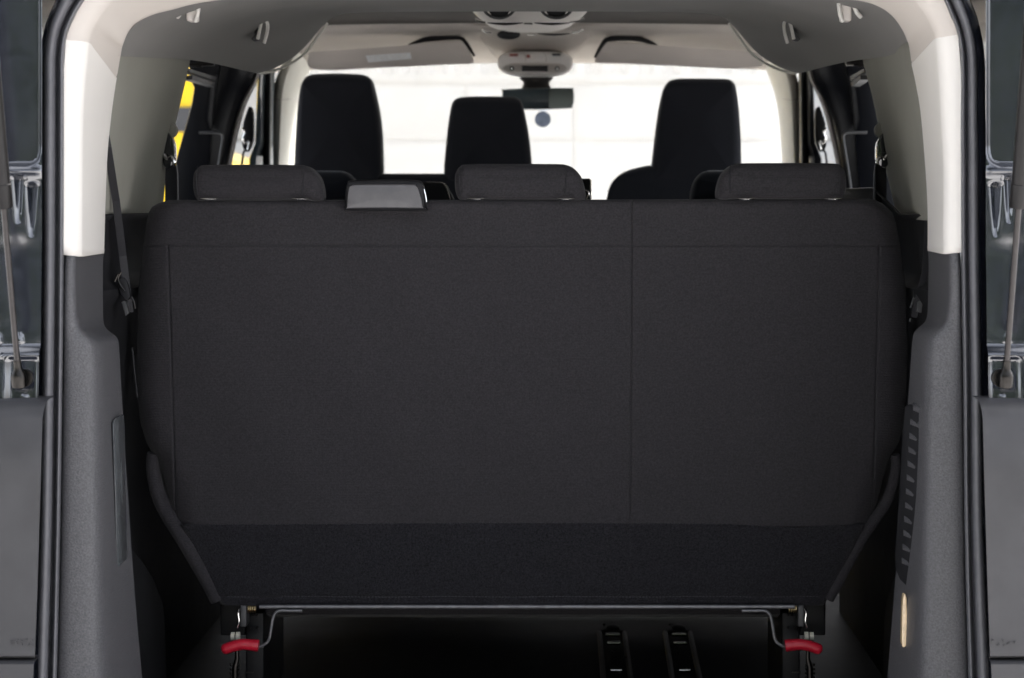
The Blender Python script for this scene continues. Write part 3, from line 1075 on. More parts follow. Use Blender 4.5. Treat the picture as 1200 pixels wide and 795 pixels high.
# mirror
b = N()
rows = []
for y, hw_, Yf in ((89, 20, 7.0), (93, 19, 7.0), (97, 15, 6.98), (101, 16, 6.98), (104, 18, 6.97)):
    row = []
    for k in range(16):
        a = 2 * math.pi * k / 16
        row.append(P(628.5 + hw_ * math.cos(a), y, Yf) + Vector((0, 0.03 * math.sin(a), 0)))
    rows.append(row)
loft(b, rows, closed=True)
ms = link('mirror_stem', b, 'dark', van, angle=60)
b = N()
ml = [(588, 106), (590, 104.5), (627, 103), (668, 103), (672, 105), (673, 115), (671, 125), (667, 127), (627, 128.5), (596, 128), (590, 126)]
bolster(b, pxloop(ml, 6.9, 3), 6.93, 0.05, 0.010, 0.002)
rm = link('rear_view_mirror', b, 'teal', van, angle=60)
ms.parent = rm
ms.matrix_parent_inverse = Matrix.Identity(4)
b = N()
mg = [(643, 104.8), (669, 104.6), (671.3, 107), (671.3, 122), (668, 126), (643, 127)]
vs = [b.verts.new(P(x, y, 6.902 - (x - 643) * 0.00002)) for x, y in mg]
b.faces.new(vs)
link('mirror_glass', b, 'mirror', rm, smooth=False, solid=0.002)

# sun visors
def visor(pts, shadow, lab, tilt):
    b = N()
    bolster(b, pxloop(pts, 6.72, 3), 6.72, 0.024, 0.009, 0.002, lean=lambda z: (z - 2.0) * -0.3)
    o = link('sun_visor', b, 'visor', van, angle=60)
    if lab:
        b = N()
        q = [P(x, y, 6.70) for x, y in lab]
        for p in q:
            p.y = 6.706 + (p.z - 2.0) * -0.3 - 0.003
        prism(b, q, (0, 0.002, 0))
        w = link('warning_label', b, 'white', o, smooth=False)
        rr = random.Random(3)
        b = N()
        for row in range(3):
            t0 = 0.06
            while t0 < 0.92:
                t1 = min(0.95, t0 + rr.uniform(0.04, 0.14))
                f = 0.25 + 0.25 * row
                a, c, d_, e = q[0], q[1], q[3], q[2]
                A = lerp(lerp(a, d_, f), lerp(c, e, f), t0)
                B_ = lerp(lerp(a, d_, f), lerp(c, e, f), t1)
                tube(b, [A + Vector((0, -0.0005, 0)), B_ + Vector((0, -0.0005, 0))], 0.0011, 5)
                t0 = t1 + 0.03
        link('fine_print', b, 'console', w)
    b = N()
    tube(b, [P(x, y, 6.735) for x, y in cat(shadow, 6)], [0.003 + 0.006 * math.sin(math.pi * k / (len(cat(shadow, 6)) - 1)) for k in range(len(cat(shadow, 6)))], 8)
    link('visor_gap_shade', b, 'dark', o)  # dark tube paints the shadow gap above the visor
    return o


visor([(362, 66), (366, 61.5), (420, 57.5), (480, 53), (500, 49.5), (534, 47), (543, 50), (552, 64), (555, 71.5), (551, 74.5), (520, 75.5), (440, 79.5), (390, 82), (366, 80.5), (360, 75)],
      [(478, 54), (488, 50), (500, 46.5), (520, 45.5), (538, 45.5), (546, 51), (556, 66)], [(428, 65), (480.5, 61.5), (482, 68.8), (431, 73)], 0)
visor([(697, 71), (702, 63), (710, 51.5), (718, 49.5), (750, 51), (775, 54), (830, 57.5), (880, 61), (893, 64), (896, 74), (890, 78), (866, 80.5), (800, 77.5), (740, 74.5), (702, 73.5)],
      [(697, 68), (706, 52), (714, 46), (735, 44.5), (750, 46), (762, 50), (770, 54)], None, 0)

# windscreen, its dot, pillars, doors, dashboard
b = N()
rows = []
for Y, py in ((7.34, 66), (7.5, 110), (7.75, 170), (8.0, 232), (8.1, 250)):
    z = P(0, py, Y).z
    rows.append([Vector((XC + u * 0.80, Y + 0.0 - 0.10 * abs(u) ** 2, z)) for u in (-1, -0.8, -0.4, 0, 0.4, 0.8, 1)])
loft(b, rows)
ws = link('windscreen', b, 'screen', van, angle=80)
b = N()
c = P(636, 140, 7.58)
disc(b, c, 0.0245, 0.006, 'Y', 24)
link('round_sticker', b, 'sticker', ws)

b = N()
rows = []
for Y, z in ((7.0, 1.30), (7.05, 1.575), (7.2, 1.60), (7.6, 1.605), (8.1, 1.56)):
    rows.append([Vector((XC + u * 0.82, Y, z - 0.02 * u * u)) for u in (-1, -0.6, -0.2, 0, 0.2, 0.6, 1)])
loft(b, rows)
link('dashboard', b, 'dash', van, sub=1, solid=0.01)


def front_frame(s):
    # pale windscreen pillar trim
    b = N()
    rows = []
    for y, x0, x1, x2 in ((62, 338, 352, 372), (82, 328, 345, 363), (100, 321, 340, 355), (120, 320, 337, 350), (150, 319.5, 335, 346), (180, 319, 333.5, 344.5), (205, 318.5, 332, 343), (245, 318, 331, 342)):
        rows.append([S(s, P(x0 - 1, y, 7.0)), S(s, P(x0, y, 6.92)), S(s, P(lerp(x0, x1, 0.6), y, 6.90)), S(s, P(x1, y, 6.98)), S(s, P(x2, y, 7.25)), S(s, P(x2 + 1, y, 7.35))])
    loft(b, rows)
    a = link('windscreen_pillar', b, 'apillar', van, angle=80, sub=1)
    b = N()
    tube(b, [S(s, P(x, y, Y)) for x, y, Y in ((320, 115.5, 6.905), (328, 117.5, 6.895), (336, 116.5, 6.96), (348, 116, 7.2))], 0.0012, 6)
    link('trim_joint', b, 'bpillar', a)
    # front door: dark window frame and teal painted edge
    b = N()
    rows = []
    for y, a0, a1, a2 in ((78, 303, 308, 322), (88, 302.5, 307.5, 321), (110, 301, 306.5, 320.5), (140, 300, 306, 320), (168, 299, 305.5, 320), (178, 295, 302, 320), (186, 292, 300, 320), (245, 290, 299, 320)):
        rows.append([S(s, P(a0, y, 6.66)), S(s, P(a0 + 0.6, y, 6.62)), S(s, P(a1, y, 6.63)), S(s, P(a1 + 0.5, y, 6.70)), S(s, P(a2, y, 6.85)), S(s, P(a2 + 1, y, 6.99))])
    loft(b, rows)
    fd = link('front_door', b, 'teal' if s < 0 else 'navy', van, angle=50)
    b = N()
    tube(b, [S(s, P(x, y, 6.75)) for x, y in ((313, 78), (313.5, 100), (313, 140), (312.5, 175), (312, 245))], 0.012, 10, flat=0.9)
    link('window_seal', b, 'navy', fd)
    b = N()
    vs = [b.verts.new(S(s, v)) for v in (Vector((XC - 0.89, 6.42, 1.90)), Vector((XC - 0.84, 7.05, 1.90)), Vector((XC - 0.88, 7.4, 1.45)), Vector((XC - 0.92, 6.42, 1.45)))]
    b.faces.new(vs)
    link('window', b, 'sideglass', fd, smooth=False)
    # B pillar trim strip
    b = N()
    rows = []
    for y, x in ((80, 302.5), (92, 300), (103, 294.5), (114, 288), (124, 283.5), (140, 278.5), (169, 271.5), (195, 266.5), (245, 258)):
        w = 9 if y > 105 else 6.5
        rows.append([S(s, P(x - w / 2 - 0.5, y, 6.34)), S(s, P(x - w / 2, y, 6.27)), S(s, P(x, y, 6.255)), S(s, P(x + w / 2, y, 6.265)), S(s, P(x + w / 2 + 0.3, y, 6.36))])
    loft(b, rows)
    link('door_pillar_trim', b, 'bpillar', van, angle=80, sub=1)
    # sliding door: frame, rail, trim panel, glass
    b = N()
    rows = []
    for y, a0, a1, a2 in ((62, 222, 262, 303), (78, 221.5, 258, 301), (84, 224, 257, 299.5), (97.5, 225.5, 254, 296), (103, 228, 253, 292), (120, 225.5, 251, 284), (140, 220.5, 249, 277), (160, 214.5, 248, 272.5), (189, 206.5, 246, 266.5), (215, 203, 243, 262), (245, 196, 240, 257)):
        rows.append([S(s, P(a0 - 0.5, y, 6.26)), S(s, P(a0, y, 6.16)), S(s, P(lerp(a0, a1, 0.6), y, 6.16)), S(s, P(a1 - 1, y, 6.17)), S(s, P(a1 + 1, y, 6.19)), S(s, P(lerp(a1, a2, 0.5), y, 6.20)), S(s, P(a2 - 2, y, 6.24)), S(s, P(a2, y, 6.30))])
    loft(b, rows)
    sd = link('sliding_door', b, 'navy', van, angle=60)
    b = N()
    rows = []
    for (xa, ya, Ya), (xb, yb, Yb), h in (((221, 80.5, 5.02), (253.5, 90.5, 6.12), 4.0), ((225.5, 88.5, 5.05), (252, 97, 6.13), 5)):
        A0, A1, B0, B1 = P(xa, ya, Ya), P(xa - 0.5, ya + h, Ya), P(xb, yb, Yb), P(xb - 0.7, yb + h, Yb)
        prism(b, [S(s, q) for q in (A0, B0, B1, A1)], (s * 0.02, 0, 0))
    link('window_frame', b, 'grey', sd, smooth=False)
    b = N()
    tube(b, [S(s, P(x, y, 6.14)) for x, y in cat([(233, 155.5), (245, 155.5), (257, 156), (260.5, 158.5), (261, 163), (258.5, 180), (254.5, 205), (252, 225)], 5)], 0.0065, 8, flat=0.6)
    link('door_panel_rim', b, 'grey', sd)
    b = N()
    vs = [b.verts.new(S(s, v)) for v in (Vector((XC - 0.885, 5.1, 1.92)), Vector((XC - 0.885, 6.24, 1.92)), Vector((XC - 0.93, 6.24, 1.42)), Vector((XC - 0.93, 5.1, 1.42)))]
    b.faces.new(vs)
    link('window', b, 'sideglass', sd, smooth=False)
    # runner hardware above the door
    for x, y, r_ in ((238, 73, 0.006), (243.5, 74, 0.007), (229, 76.5, 0.005)):
        b = N()
        disc(b, S(s, P(x, y, 5.6)), r_, 0.03, 'X', 12)
        link('door_roller', b, 'steel', sd)


both(front_frame)

# floor with seat rails
b = N()
box(b, (XC - 0.78, 3.9, 0.56), (XC + 0.78, 8.2, 0.60))
link('load_floor', b, 'floor', van, smooth=False)
for cx, drift in ((718, 3.5), (795, 6)):
    b = N()
    x0 = P(cx, 0, 5.5).x
    Yn, Yf = 4.9, 5.75

    def fx(px, py):            # point on the floor under a picture position
        Y = (ZC - 0.604) * F / (py - VY)
        return P(px, py, Y)
    # shallow tray with raised rim
    hwid = 0.028
    c0, c1 = fx(cx - 1, 742), fx(cx + drift * 1.6, 800)
    d_ = (c1 - c0)
    sd_ = Vector((1, 0, 0))
    rim = [c0 - sd_ * hwid, c0 + sd_ * hwid, c1 + sd_ * hwid, c1 - sd_ * hwid]
    for a, c in zip(rim, rim[1:] + rim[:1]):
        tube(b, [a, c], 0.006, 8)
    ra = link('seat_rail', b, 'black', van)
    for yy, w in ((747, 8), (757, 7.5), (789, 6)):
        b = N()
        t = (yy - 742) / 58
        cc = fx(cx - 1 + drift * 1.6 * t + 0.5, yy)
        tube(b, [cc - sd_ * w * 0.0019 + Vector((0, 0, 0.006)), cc + sd_ * w * 0.0019 + Vector((0, 0, 0.006))], 0.0045, 10)
        link('cross_pin', b, 'chrome', ra)
    b = N()
    ball(b, fx(cx, 738) + Vector((0, 0, 0.004)), 0.016, 14, (1, 1.3, 0.5))
    link('rail_cap', b, 'dark', ra)
    for xx, yy in ((cx - 10, 734), (cx - 0.5, 767), (cx + 14, 773)):
        b = N()
        ball(b, fx(xx, yy) + Vector((0, 0, 0.004)), 0.0035, 10)
        link('rail_screw', b, 'steel', ra)

# ---- gas struts that hold the tailgate up
def strut(s):
    Yb = 3.70
    ballc = P(22, 445, Yb - 0.03)
    end = P(4.5, 243, 3.60)
    dvec = (end - ballc).normalized()
    top = end + dvec * 0.80
    b = N()
    tube(b, [S(s, p) for p in (end, end + dvec * 0.002, end + dvec * 0.035, end + dvec * 0.036, top)], [0.0126, 0.0134, 0.0134, 0.0124, 0.0124], 24)
    st = link('gas_strut', b, 'strut', van, angle=30)
    b = N()
    tube(b, [S(s, ballc + dvec * 0.01), S(s, end + dvec * 0.01)], 0.0045, 16)
    link('rod', b, 'rod', st)
    b = N()
    pts = [ballc + dvec * t for t in (-0.013, -0.010, 0.006, 0.012, 0.016, 0.030)]
    tube(b, [S(s, p) for p in pts], [0.007, 0.0115, 0.0115, 0.009, 0.0062, 0.0058], 20)
    link('ball_socket', b, 'steel', st)
    b = N()
    disc(b, S(s, ballc + Vector((0.004, 0.02, 0.001))), 0.0135, 0.012, 'Y', 24)
    link('ball_stud', b, 'steel', st)


both(strut)

# ================================================================== REAR BENCH
bench = thing('rear_bench_seat', 'wide charcoal fabric bench seat nearest the tailgate with black carpeted lower back and red handles', 'bench seat', (XC, 4.6, 0.6))
left_tab = [(235, 197), (236, 194), (238, 186), (243, 178), (250, 174), (262, 171), (288, 168), (340, 162), (400, 160), (450, 160), (495, 164), (520, 172), (540, 184), (560, 191), (590, 198), (616, 205)]
right_tab = [(233, 1008), (234.5, 1018), (236, 1025), (240, 1035), (250, 1046), (262, 1050), (288, 1055), (340, 1062), (400, 1064), (450, 1063), (495, 1060), (520, 1053), (540, 1041), (560, 1035), (590, 1028), (616, 1019)]


def bY(py):
    return 4.40 + 0.16 * (py - 235) / 475


def seamL(y):
    return interp([(288, 197), (616, 206.5)], y)


def seamR(y):
    return interp([(288, 1030.5), (616, 1022.5)], y)


def split(y):
    return interp([(230, 740.5), (400, 740), (616, 738.5)], y)


ysb = [234.5, 235, 236, 237, 238.5, 240.5, 243, 246, 250, 256, 262, 270, 278, 283, 285.5, 287, 287.7, 288.3, 288.9, 290, 292, 296] + [302 + 8 * i for i in range(38)] + [604, 609, 612, 615, 617]


# fixed relative columns so that every row has the same count and follows the seams
def cols_for(y, lt, rt):
    xl, xr = interp(lt, y), interp(rt, y)
    s1, s2, s3 = seamL(max(y, 288)), split(y), seamR(max(y, 288))
    s1 = max(s1, xl + 1.5) if s1 < xl + 1.5 else s1
    s3 = min(s3, xr - 1.5)
    out = []

    def seg(a, b_, n, ease=None):
        for i in range(n):
            t = i / n
            if ease == 'in':
                t = t * t
            out.append(lerp(a, b_, t))
    w = [-4, -2.2, -1.3, -0.6, 0, 0.6, 1.3, 2.2, 4]
    k1 = min(1.0, (s1 - xl) / 6)
    k3 = min(1.0, (xr - s3) / 6)
    seg(xl, s1 - 4.8 * k1, 12, 'in')
    out.extend(s1 + q * (k1 if q < 0 else 1) for q in w)
    seg(s1 + 5, s2 - 5, 62)
    out.extend(s2 + q for q in w)
    seg(s2 + 5, s3 - 5, 34)
    out.extend(s3 + q * (k3 if q > 0 else 1) for q in w)
    for i in range(12):
        t = 1 - (i + 1) / 12
        out.append(xr - (xr - s3 - 4.8 * k3) * t * t)
    return xl, xr, s1, s2, s3, out


PH = [random.uniform(0, 6.28) for _ in range(12)]


def back_row(y, lt, rt, ytop, Rt, seams_h, vs, wr, lift=0.0, R_=30, round_d=0.05):
    xl, xr, s1, s2, s3, xs_ = cols_for(y, lt, rt)
    row = []
    for x in xs_:
        d = min(x - xl, xr - x)
        o = 0.0
        if d < R_:
            t = (R_ - d) / R_
            o += round_d * (1 - math.sqrt(max(0, 1 - t * t)))
        dt = y - ytop
        if dt < Rt:
            t = (Rt - max(dt, 0)) / Rt
            o += 0.018 * (1 - math.sqrt(max(0, 1 - t * t)))
        for q in seams_h:
            o += 0.0032 * math.exp(-((y - q) / 1.0) ** 2) - 0.0013 * math.exp(-((y - q) / 8.0) ** 2)
        if vs and y >= 287:
            for sx, sg in ((s1, 1), (s3, -1)):
                o += 0.0034 * math.exp(-((x - sx) / 1.0) ** 2) + 0.0012 * math.exp(-((x - sx + sg * 5.5) / 1.0) ** 2) - 0.0016 * math.exp(-((x - sx + sg * 3) / 3.0) ** 2)
        if vs:
            o += 0.0038 * math.exp(-((x - s2) / 0.9) ** 2) - 0.0010 * math.exp(-((x - s2) / 8.0) ** 2)
        else:
            o += 0.0022 * math.exp(-((x - s2 - 2.5 * math.sin((y - 615) * 0.06)) / 2.0) ** 2)
        o += wr * (0.0012 * math.sin(x * 0.021 + y * 0.013 + PH[0]) + 0.0009 * math.sin(x * 0.043 - y * 0.031 + PH[1]) + 0.0005 * math.sin(y * 0.09 + x * 0.012 + PH[2]) + 0.0005 * math.sin(x * 0.11 + y * 0.05 + PH[3]) * math.sin(y * 0.033 + PH[4]))
        if vs:
            o += 0.0007 * math.sin(x * 0.42 + 2 * math.sin(x * 0.05)) * math.exp(-abs(y - 288) / 5.0)
            o += 0.0006 * math.sin(y * 0.5 + 2 * math.sin(y * 0.06)) * math.exp(-abs(x - s2) / 5.0)
        o -= 0.010 * math.sin(math.pi * max(0.0, min(1.0, (x - xl) / (xr - xl))))
        Y = bY(y)
        p = P(x, y, Y + o)
        row.append(Vector((p.x, Y + o - lift, p.z)))
    return row


def slab_from(rows, depth):
    """front surface rows -> closed slab with a plain face 'depth' further forward"""
    b = N()
    F_ = [[b.verts.new(p) for p in r] for r in rows]
    n = len(rows[0])
    K = [[b.verts.new(Vector((r[i].x, max(r[0].y, r[-1].y) + depth, r[i].z))) for i in (0, n // 2, n - 1)] for r in rows]
    for A, B_ in zip(F_, F_[1:]):
        for k in range(n - 1):
            b.faces.new((A[k], A[k + 1], B_[k + 1], B_[k]))
    for A, B_ in zip(K, K[1:]):
        b.faces.new((A[0], B_[0], B_[1], A[1]))
        b.faces.new((A[1], B_[1], B_[2], A[2]))
    for i in range(len(F_) - 1):
        b.faces.new((F_[i][0], F_[i + 1][0], K[i + 1][0], K[i][0]))
        b.faces.new((F_[i][-1], K[i][2], K[i + 1][2], F_[i + 1][-1]))
    for r in (0, -1):
        f, k = F_[r], K[r]
        b.faces.new([k[0]] + f[: n // 2 + 1] + [k[1]])
        b.faces.new([k[1]] + f[n // 2:] + [k[2]])
    return b


rows = [back_row(y, left_tab, right_tab, 234.5, 10, (288,), True, 2.0) for y in ysb]
# the top line of the cushion sags very slightly towards the middle
for i, r in enumerate(rows):
    for p in r:
        u = (p.x - XC) / 0.68
        p.z += 0.003 * max(0, u) * max(0, 1 - i / 12)
backrest = link('backrest', slab_from(rows, 0.06), 'fabric', bench, angle=60)

def back_pt(px, py, off=0.0):
    r = back_row(py, left_tab, right_tab, 234.5, 10, (288,), True, 2.0)
    x = P(px, py, bY(py)).x
    for a_, c_ in zip(r, r[1:]):
        if a_.x <= x <= c_.x:
            p = lerp(a_, c_, (x - a_.x) / max(1e-9, c_.x - a_.x))
            return Vector((p.x, p.y - off, p.z))
    return r[0]


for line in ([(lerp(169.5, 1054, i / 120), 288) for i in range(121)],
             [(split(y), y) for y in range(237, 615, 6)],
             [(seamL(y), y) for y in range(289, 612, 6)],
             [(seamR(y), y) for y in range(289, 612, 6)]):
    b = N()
    tube(b, [back_pt(x, y, -0.0006) for x, y in line], 0.0011, 6)  # dark tube laid in the groove as painted seam shade
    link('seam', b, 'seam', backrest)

# carpeted skirt
lt2 = [(613, 209), (616, 212), (640, 223), (670, 238), (700, 254), (708, 259), (710, 262)]
rt2 = [(613, 1014), (616, 1012), (640, 1002), (670, 985), (700, 970), (708, 966), (710, 962)]
ysc = [614.5, 615.5, 617, 620] + [626 + 6 * i for i in range(12)] + [698.5, 699.6, 700.6, 702, 704.5, 707, 708.5, 709.5]
rows = [back_row(y, lt2, rt2, 613, 3, (), False, 2.0, lift=0.003, R_=10, round_d=0.012) for y in ysc]
for y, r in zip(ysc, rows):
    for p in r:
        p.y += 0.0022 * math.exp(-((y - 699.6) / 0.9) ** 2)
        px = VX + p.x * F / p.y
        # the carpet edge dips a little near its right end
        k = math.exp(-((px - 925) / 45) ** 2) * max(0, 1 - (y - 614) / 40)
        p.z -= 0.0065 * k
        k = math.exp(-((px - 620) / 230) ** 2) * max(0, 1 - (y - 614) / 40)
        p.z += 0.003 * k
link('carpet_skirt', slab_from(rows, 0.04), 'carpet', bench, angle=60)
b = N()
pts = []
for i in range(60):
    x = lerp(266, 960, i / 59)
    pts.append(P(x, 699.5 + 0.4 * math.sin(i * 0.5), bY(700) - 0.0125 * math.sin(math.pi * (x - 250) / 720) - 0.0035))
for i in range(0, 59):
    a, c = pts[i], pts[i + 1]
    for k in range(3):
        tube(b, [lerp(a, c, k / 3 + 0.05), lerp(a, c, k / 3 + 0.24)], 0.0006, 5)
link('hem_stitching', b, 'stitch', bench)

# padded edge that runs down each lower corner
for pts, w in (([(180, 531), (179, 545), (182, 565), (188, 585), (199, 606), (213, 628), (232, 660), (245, 683), (255, 703)], 9.0), ([(1049, 533), (1050, 548), (1046, 568), (1039, 588), (1027, 606), (1012, 628), (993, 661), (981, 684), (971, 702)], 6.5)):
    b = N()
    cp = cat(pts, 5)
    rr = [w / F * 4.5 * (0.75 + 0.35 * math.sin(math.pi * (0.1 + 0.6 * i / (len(cp) - 1)))) for i in range(len(cp))]
    tube(b, [P(x, y, bY(y) + 0.035 - 0.025 * sstep(590, 640, y)) for x, y in cp], rr, 12, flat=1.0)
    link('edge_padding', b, 'fabric', bench, angle=60)

# head restraints
def head_restraint(name, pts, Y, depth, m_, parent, posts, rad=0.03, n=5, lean=0.0, crown=0.008):
    b = N()
    zt = P(0, pts[0][1], Y).z
    bolster(b, pxloop(pts, Y, n), Y + depth / 2, depth, rad, crown, lean=(lambda z: (z - zt) * lean))
    o = link(name, b, m_, parent, angle=60)
    for x, w, y0, y1 in posts:
        b = N()
        p0, p1 = P(x, y0, Y + depth * 0.45), P(x, y1, Y + depth * 0.45)
        tube(b, [p0, p1], w, 12)
        link('post', b, 'chrome', o)
    return o


hl_pts = [(224.5, 210), (226, 202), (231, 196), (240, 193.5), (290, 193), (345, 193.3), (354, 194), (364, 198), (373, 208), (377.5, 222), (378, 233), (374, 236), (366, 236.5), (356, 235), (300, 235.5), (245, 235), (235, 236), (229, 234), (225, 224)]


def shift(pts, x0, x1, y0, y1):
    """map the left head restraint outline on to another box"""
    ax0, ax1, ay0, ay1 = 224.5, 378, 193, 234
    return [(lerp(x0, x1, (x - ax0) / (ax1 - ax0)), lerp(y0, y1, (y - ay0) / (ay1 - ay0))) for x, y in pts]


def flip(pts):
    a, c = min(p[0] for p in pts), max(p[0] for p in pts)
    return [(a + c - x, y) for x, y in pts][::-1]


hr = [hl_pts, shift(hl_pts, 532.5, 686, 192, 233.5), flip(shift(hl_pts, 840.5, 993, 191, 232.5))]
for pts, (p1, p2) in zip(hr, ((244, 351), (557, 662), (873, 976))):
    o = head_restraint('head_restraint', pts, 4.385, 0.085, 'fabric', bench, [(p1, 0.006, 226, 240), (p2, 0.006, 226, 240)], rad=0.022, crown=0.004)
    b = N()
    mid = (pts[0][0] + pts[10][0]) / 2
    for x0 in (p1, p2):
        tube(b, [P(x0 - 9, 233, 4.382), P(x0 - 4, 233.4, 4.378), P(x0 + 5, 233.4, 4.378), P(x0 + 11, 232.8, 4.382)], [0.001, 0.0028, 0.0028, 0.001], 8, flat=0.8)
    link('post_sleeve', b, 'chrome', o)
    # gusset seams
    xs2 = sorted((p[0] for p in pts))
    xa, xb = xs2[0], xs2[-1]
    for gx, bow in (((xb - 24), 1) if pts is not hr[2] else ((xb - 10), 1), ((xa + 7), -1) if pts is not hr[2] else ((xa + 16), -1)):
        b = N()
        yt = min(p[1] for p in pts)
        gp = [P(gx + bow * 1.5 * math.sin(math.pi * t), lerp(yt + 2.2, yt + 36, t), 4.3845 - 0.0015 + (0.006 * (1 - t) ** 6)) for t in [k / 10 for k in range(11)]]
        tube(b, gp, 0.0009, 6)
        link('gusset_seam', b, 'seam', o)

# belt guide on top of the backrest
b = N()
bolster(b, pxloop([(403.5, 244), (404.5, 225), (407, 215), (412, 211.5), (450, 210.5), (486, 211), (493, 214), (496.5, 222), (498.5, 244), (497, 247), (450, 247.5), (406, 247)], 4.36, 3), 4.385, 0.05, 0.008, 0.002)
bg = link('belt_guide', b, 'dark', bench, angle=60)
b = N()
bolster(b, pxloop([(406.5, 243), (409, 222), (412, 218), (420, 216.5), (480, 216), (487, 218), (491, 225), (495, 242), (492, 244.3), (450, 243.5), (409, 244.5)], 4.352, 3), 4.356, 0.008, 0.003, 0.002)
link('guide_face', b, 'guide', bg, angle=60)
b = N()
tube(b, [P(x, y, 4.37) for x, y in cat([(496.5, 222), (498.5, 230), (499.5, 237)], 4)], 0.0022, 8)
link('chrome_edge', b, 'chrome', bg)

# seat cushion (towards the front of the van)
b = N()
rows = []
for Y, zt, zb in ((4.66, 0.98, 0.80), (4.72, 1.0, 0.785), (4.9, 1.01, 0.785), (5.08, 1.02, 0.79), (5.14, 1.0, 0.81), (5.155, 0.95, 0.85)):
    rows.append([Vector((XC + u * 0.53, Y, z)) for u, z in ((-1, zb + 0.02), (-0.97, zb), (0, zb), (0.97, zb), (1, zb + 0.02), (1, zt - 0.02), (0.97, zt), (0, zt), (-0.97, zt), (-1, zt - 0.02))])
loft(b, rows, closed=True)
b.faces.new([b.verts.new(p) for p in rows[0]])
b.faces.new([b.verts.new(p) for p in rows[-1]])
link('cushion', b, 'fabric', bench, angle=50)

# steel bar, legs, levers
b = N()
tube(b, [P(304, 711.3, 4.54), P(931, 711.3, 4.54)], 0.0040, 14)
link('support_bar', b, 'bar', bench)


def leg(s):
    cx = 613

    def Q(px, py, Y):           # left-hand picture position, mirrored about the bench centre
        return S(s, P(px, py, Y))

    def qbox(b, x0, y0, x1, y1, Y0, Y1):
        pbox(b, x0, y0, x1, y1, Y0, Y1)
        if s > 0:
            for v in b.verts:
                v.co = mir(v.co)
    b = N()
    qbox(b, 288, 718, 309, 830, 4.62, 4.95)
    lg = link('leg', b, 'black', bench, smooth=False, bevel=0.003)
    b = N()
    qbox(b, 258, 704, 288.5, 745, 4.63, 4.70)
    link('side_bracket', b, 'black', lg, smooth=False, bevel=0.003)
    b = N()
    qbox(b, 281.5, 709.5, 288.5, 735, 4.55, 4.60)
    link('leg_plate', b, 'grey', lg, smooth=False, bevel=0.002)
    b = N()
    tube(b, [Q(x, y, 4.555) for x, y in cat([(281, 713), (279, 719), (280, 728), (278, 736)], 4)], 0.002, 8)
    link('link_rod', b, 'chrome', lg)
    b = N()
    for i in range(4):
        c = Q(291.5 + i * 2.6, 713.5, 4.56)
        tube(b, [c + Vector((0, 0.007 * math.cos(a), 0.007 * math.sin(a))) for a in [2 * math.pi * k / 14 for k in range(14)]], 0.0014, 6, closed=True)
    link('spring', b, 'brass', lg)
    for x, r_ in ((273, 0.0078), (279, 0.0085)):
        b = N()
        disc(b, Q(x, 746, 4.56), r_, 0.007, 'X', 16)
        link('pivot_bolt', b, 'cream', lg)
    b = N()
    tube(b, [Q(277.5, 758, 4.58), Q(278, 772, 4.58), Q(275.5, 782, 4.58), Q(275, 830, 4.58)], [0.0035, 0.0045, 0.006, 0.006], 10)
    for i in range(4):
        c = Q(275, 779 + i * 5, 4.58)
        ball(b, c + Vector((-0.007, 0, 0)), 0.003, 8)
        ball(b, c + Vector((0.007, 0, 0)), 0.003, 8)
    link('latch_rod', b, 'steel', lg)
    for x, y in ((297, 721), (301, 721), (293, 736), (301.5, 735.5), (310.5, 747)):
        b = N()
        ball(b, Q(x, y, 4.615), 0.0022, 8)
        link('rivet', b, 'steel', lg)
    b = N()
    tube(b, [Q(287, 787.8, 4.613), Q(297, 787.8, 4.613)], 0.0012, 6)
    link('bracket_edge', b, 'steel', lg)
    # release lever with its red grip
    b = N()
    lv = [(300, 759), (306, 757.5), (312, 754), (315.5, 749), (317.5, 738), (320, 724), (323, 718.5), (328, 716), (340, 716), (354, 716)]
    tube(b, [Q(x, y, 4.53) for x, y in cat(lv, 5)], 0.0029, 10)
    lever = link('release_lever', b, 'bar', bench)
    b = N()
    gp = cat([(259.5, 761.5), (262, 761), (266, 760.2), (274, 757.3), (284, 755.5), (294, 756), (300, 756.6), (303, 757)], 4)
    rr = []
    for x, y in gp:
        rr.append(interp([(259.5, 0.004), (261, 0.0085), (264, 0.0105), (272, 0.0106), (290, 0.0108), (294.5, 0.0108), (295.2, 0.0113), (302.9, 0.0116), (303, 0.0112)], x))
    tube(b, [Q(x, y, 4.515) for x, y in gp], rr, 18, flat=0.95)
    link('grip', b, 'red', lever, angle=60)


both(leg)

# ================================================================== MIDDLE ROW, FRONT ROW
mid = thing('middle_bench_seat', 'dark second row bench seat mostly hidden behind the rear bench head restraints', 'bench seat', (XC, 5.6, 0.6))
Ym = 5.45


def seat_block(parent, x0, x1, ztop, Y, m_, dep=0.10, zb=0.98):
    b = N()
    lp = [(x0, zb), (x0, ztop - 0.08), (x0 + 0.02, ztop - 0.03), (x0 + 0.06, ztop - 0.004), (x0 + 0.12, ztop), ((x0 + x1) / 2, ztop), (x1 - 0.12, ztop), (x1 - 0.06, ztop - 0.004), (x1 - 0.02, ztop - 0.03), (x1, ztop - 0.08), (x1, zb)]
    lp = cat(lp, 3) + [((x0 + x1) / 2, zb)]
    bolster(b, lp, Y + dep / 2, dep, 0.03, 0.004, lean=lambda z: (ztop - z) * 0.25)
    link('backrest', b, m_, parent, angle=60)
    b = N()
    bolster(b, cat([(x0, zb - 0.16), (x0, zb + 0.0), (x1, zb), (x1, zb - 0.16)], 1) + [(x0, zb - 0.16)][:0], Y + 0.40, 0.5, 0.03, 0.004)
    link('cushion', b, m_, parent, angle=60)


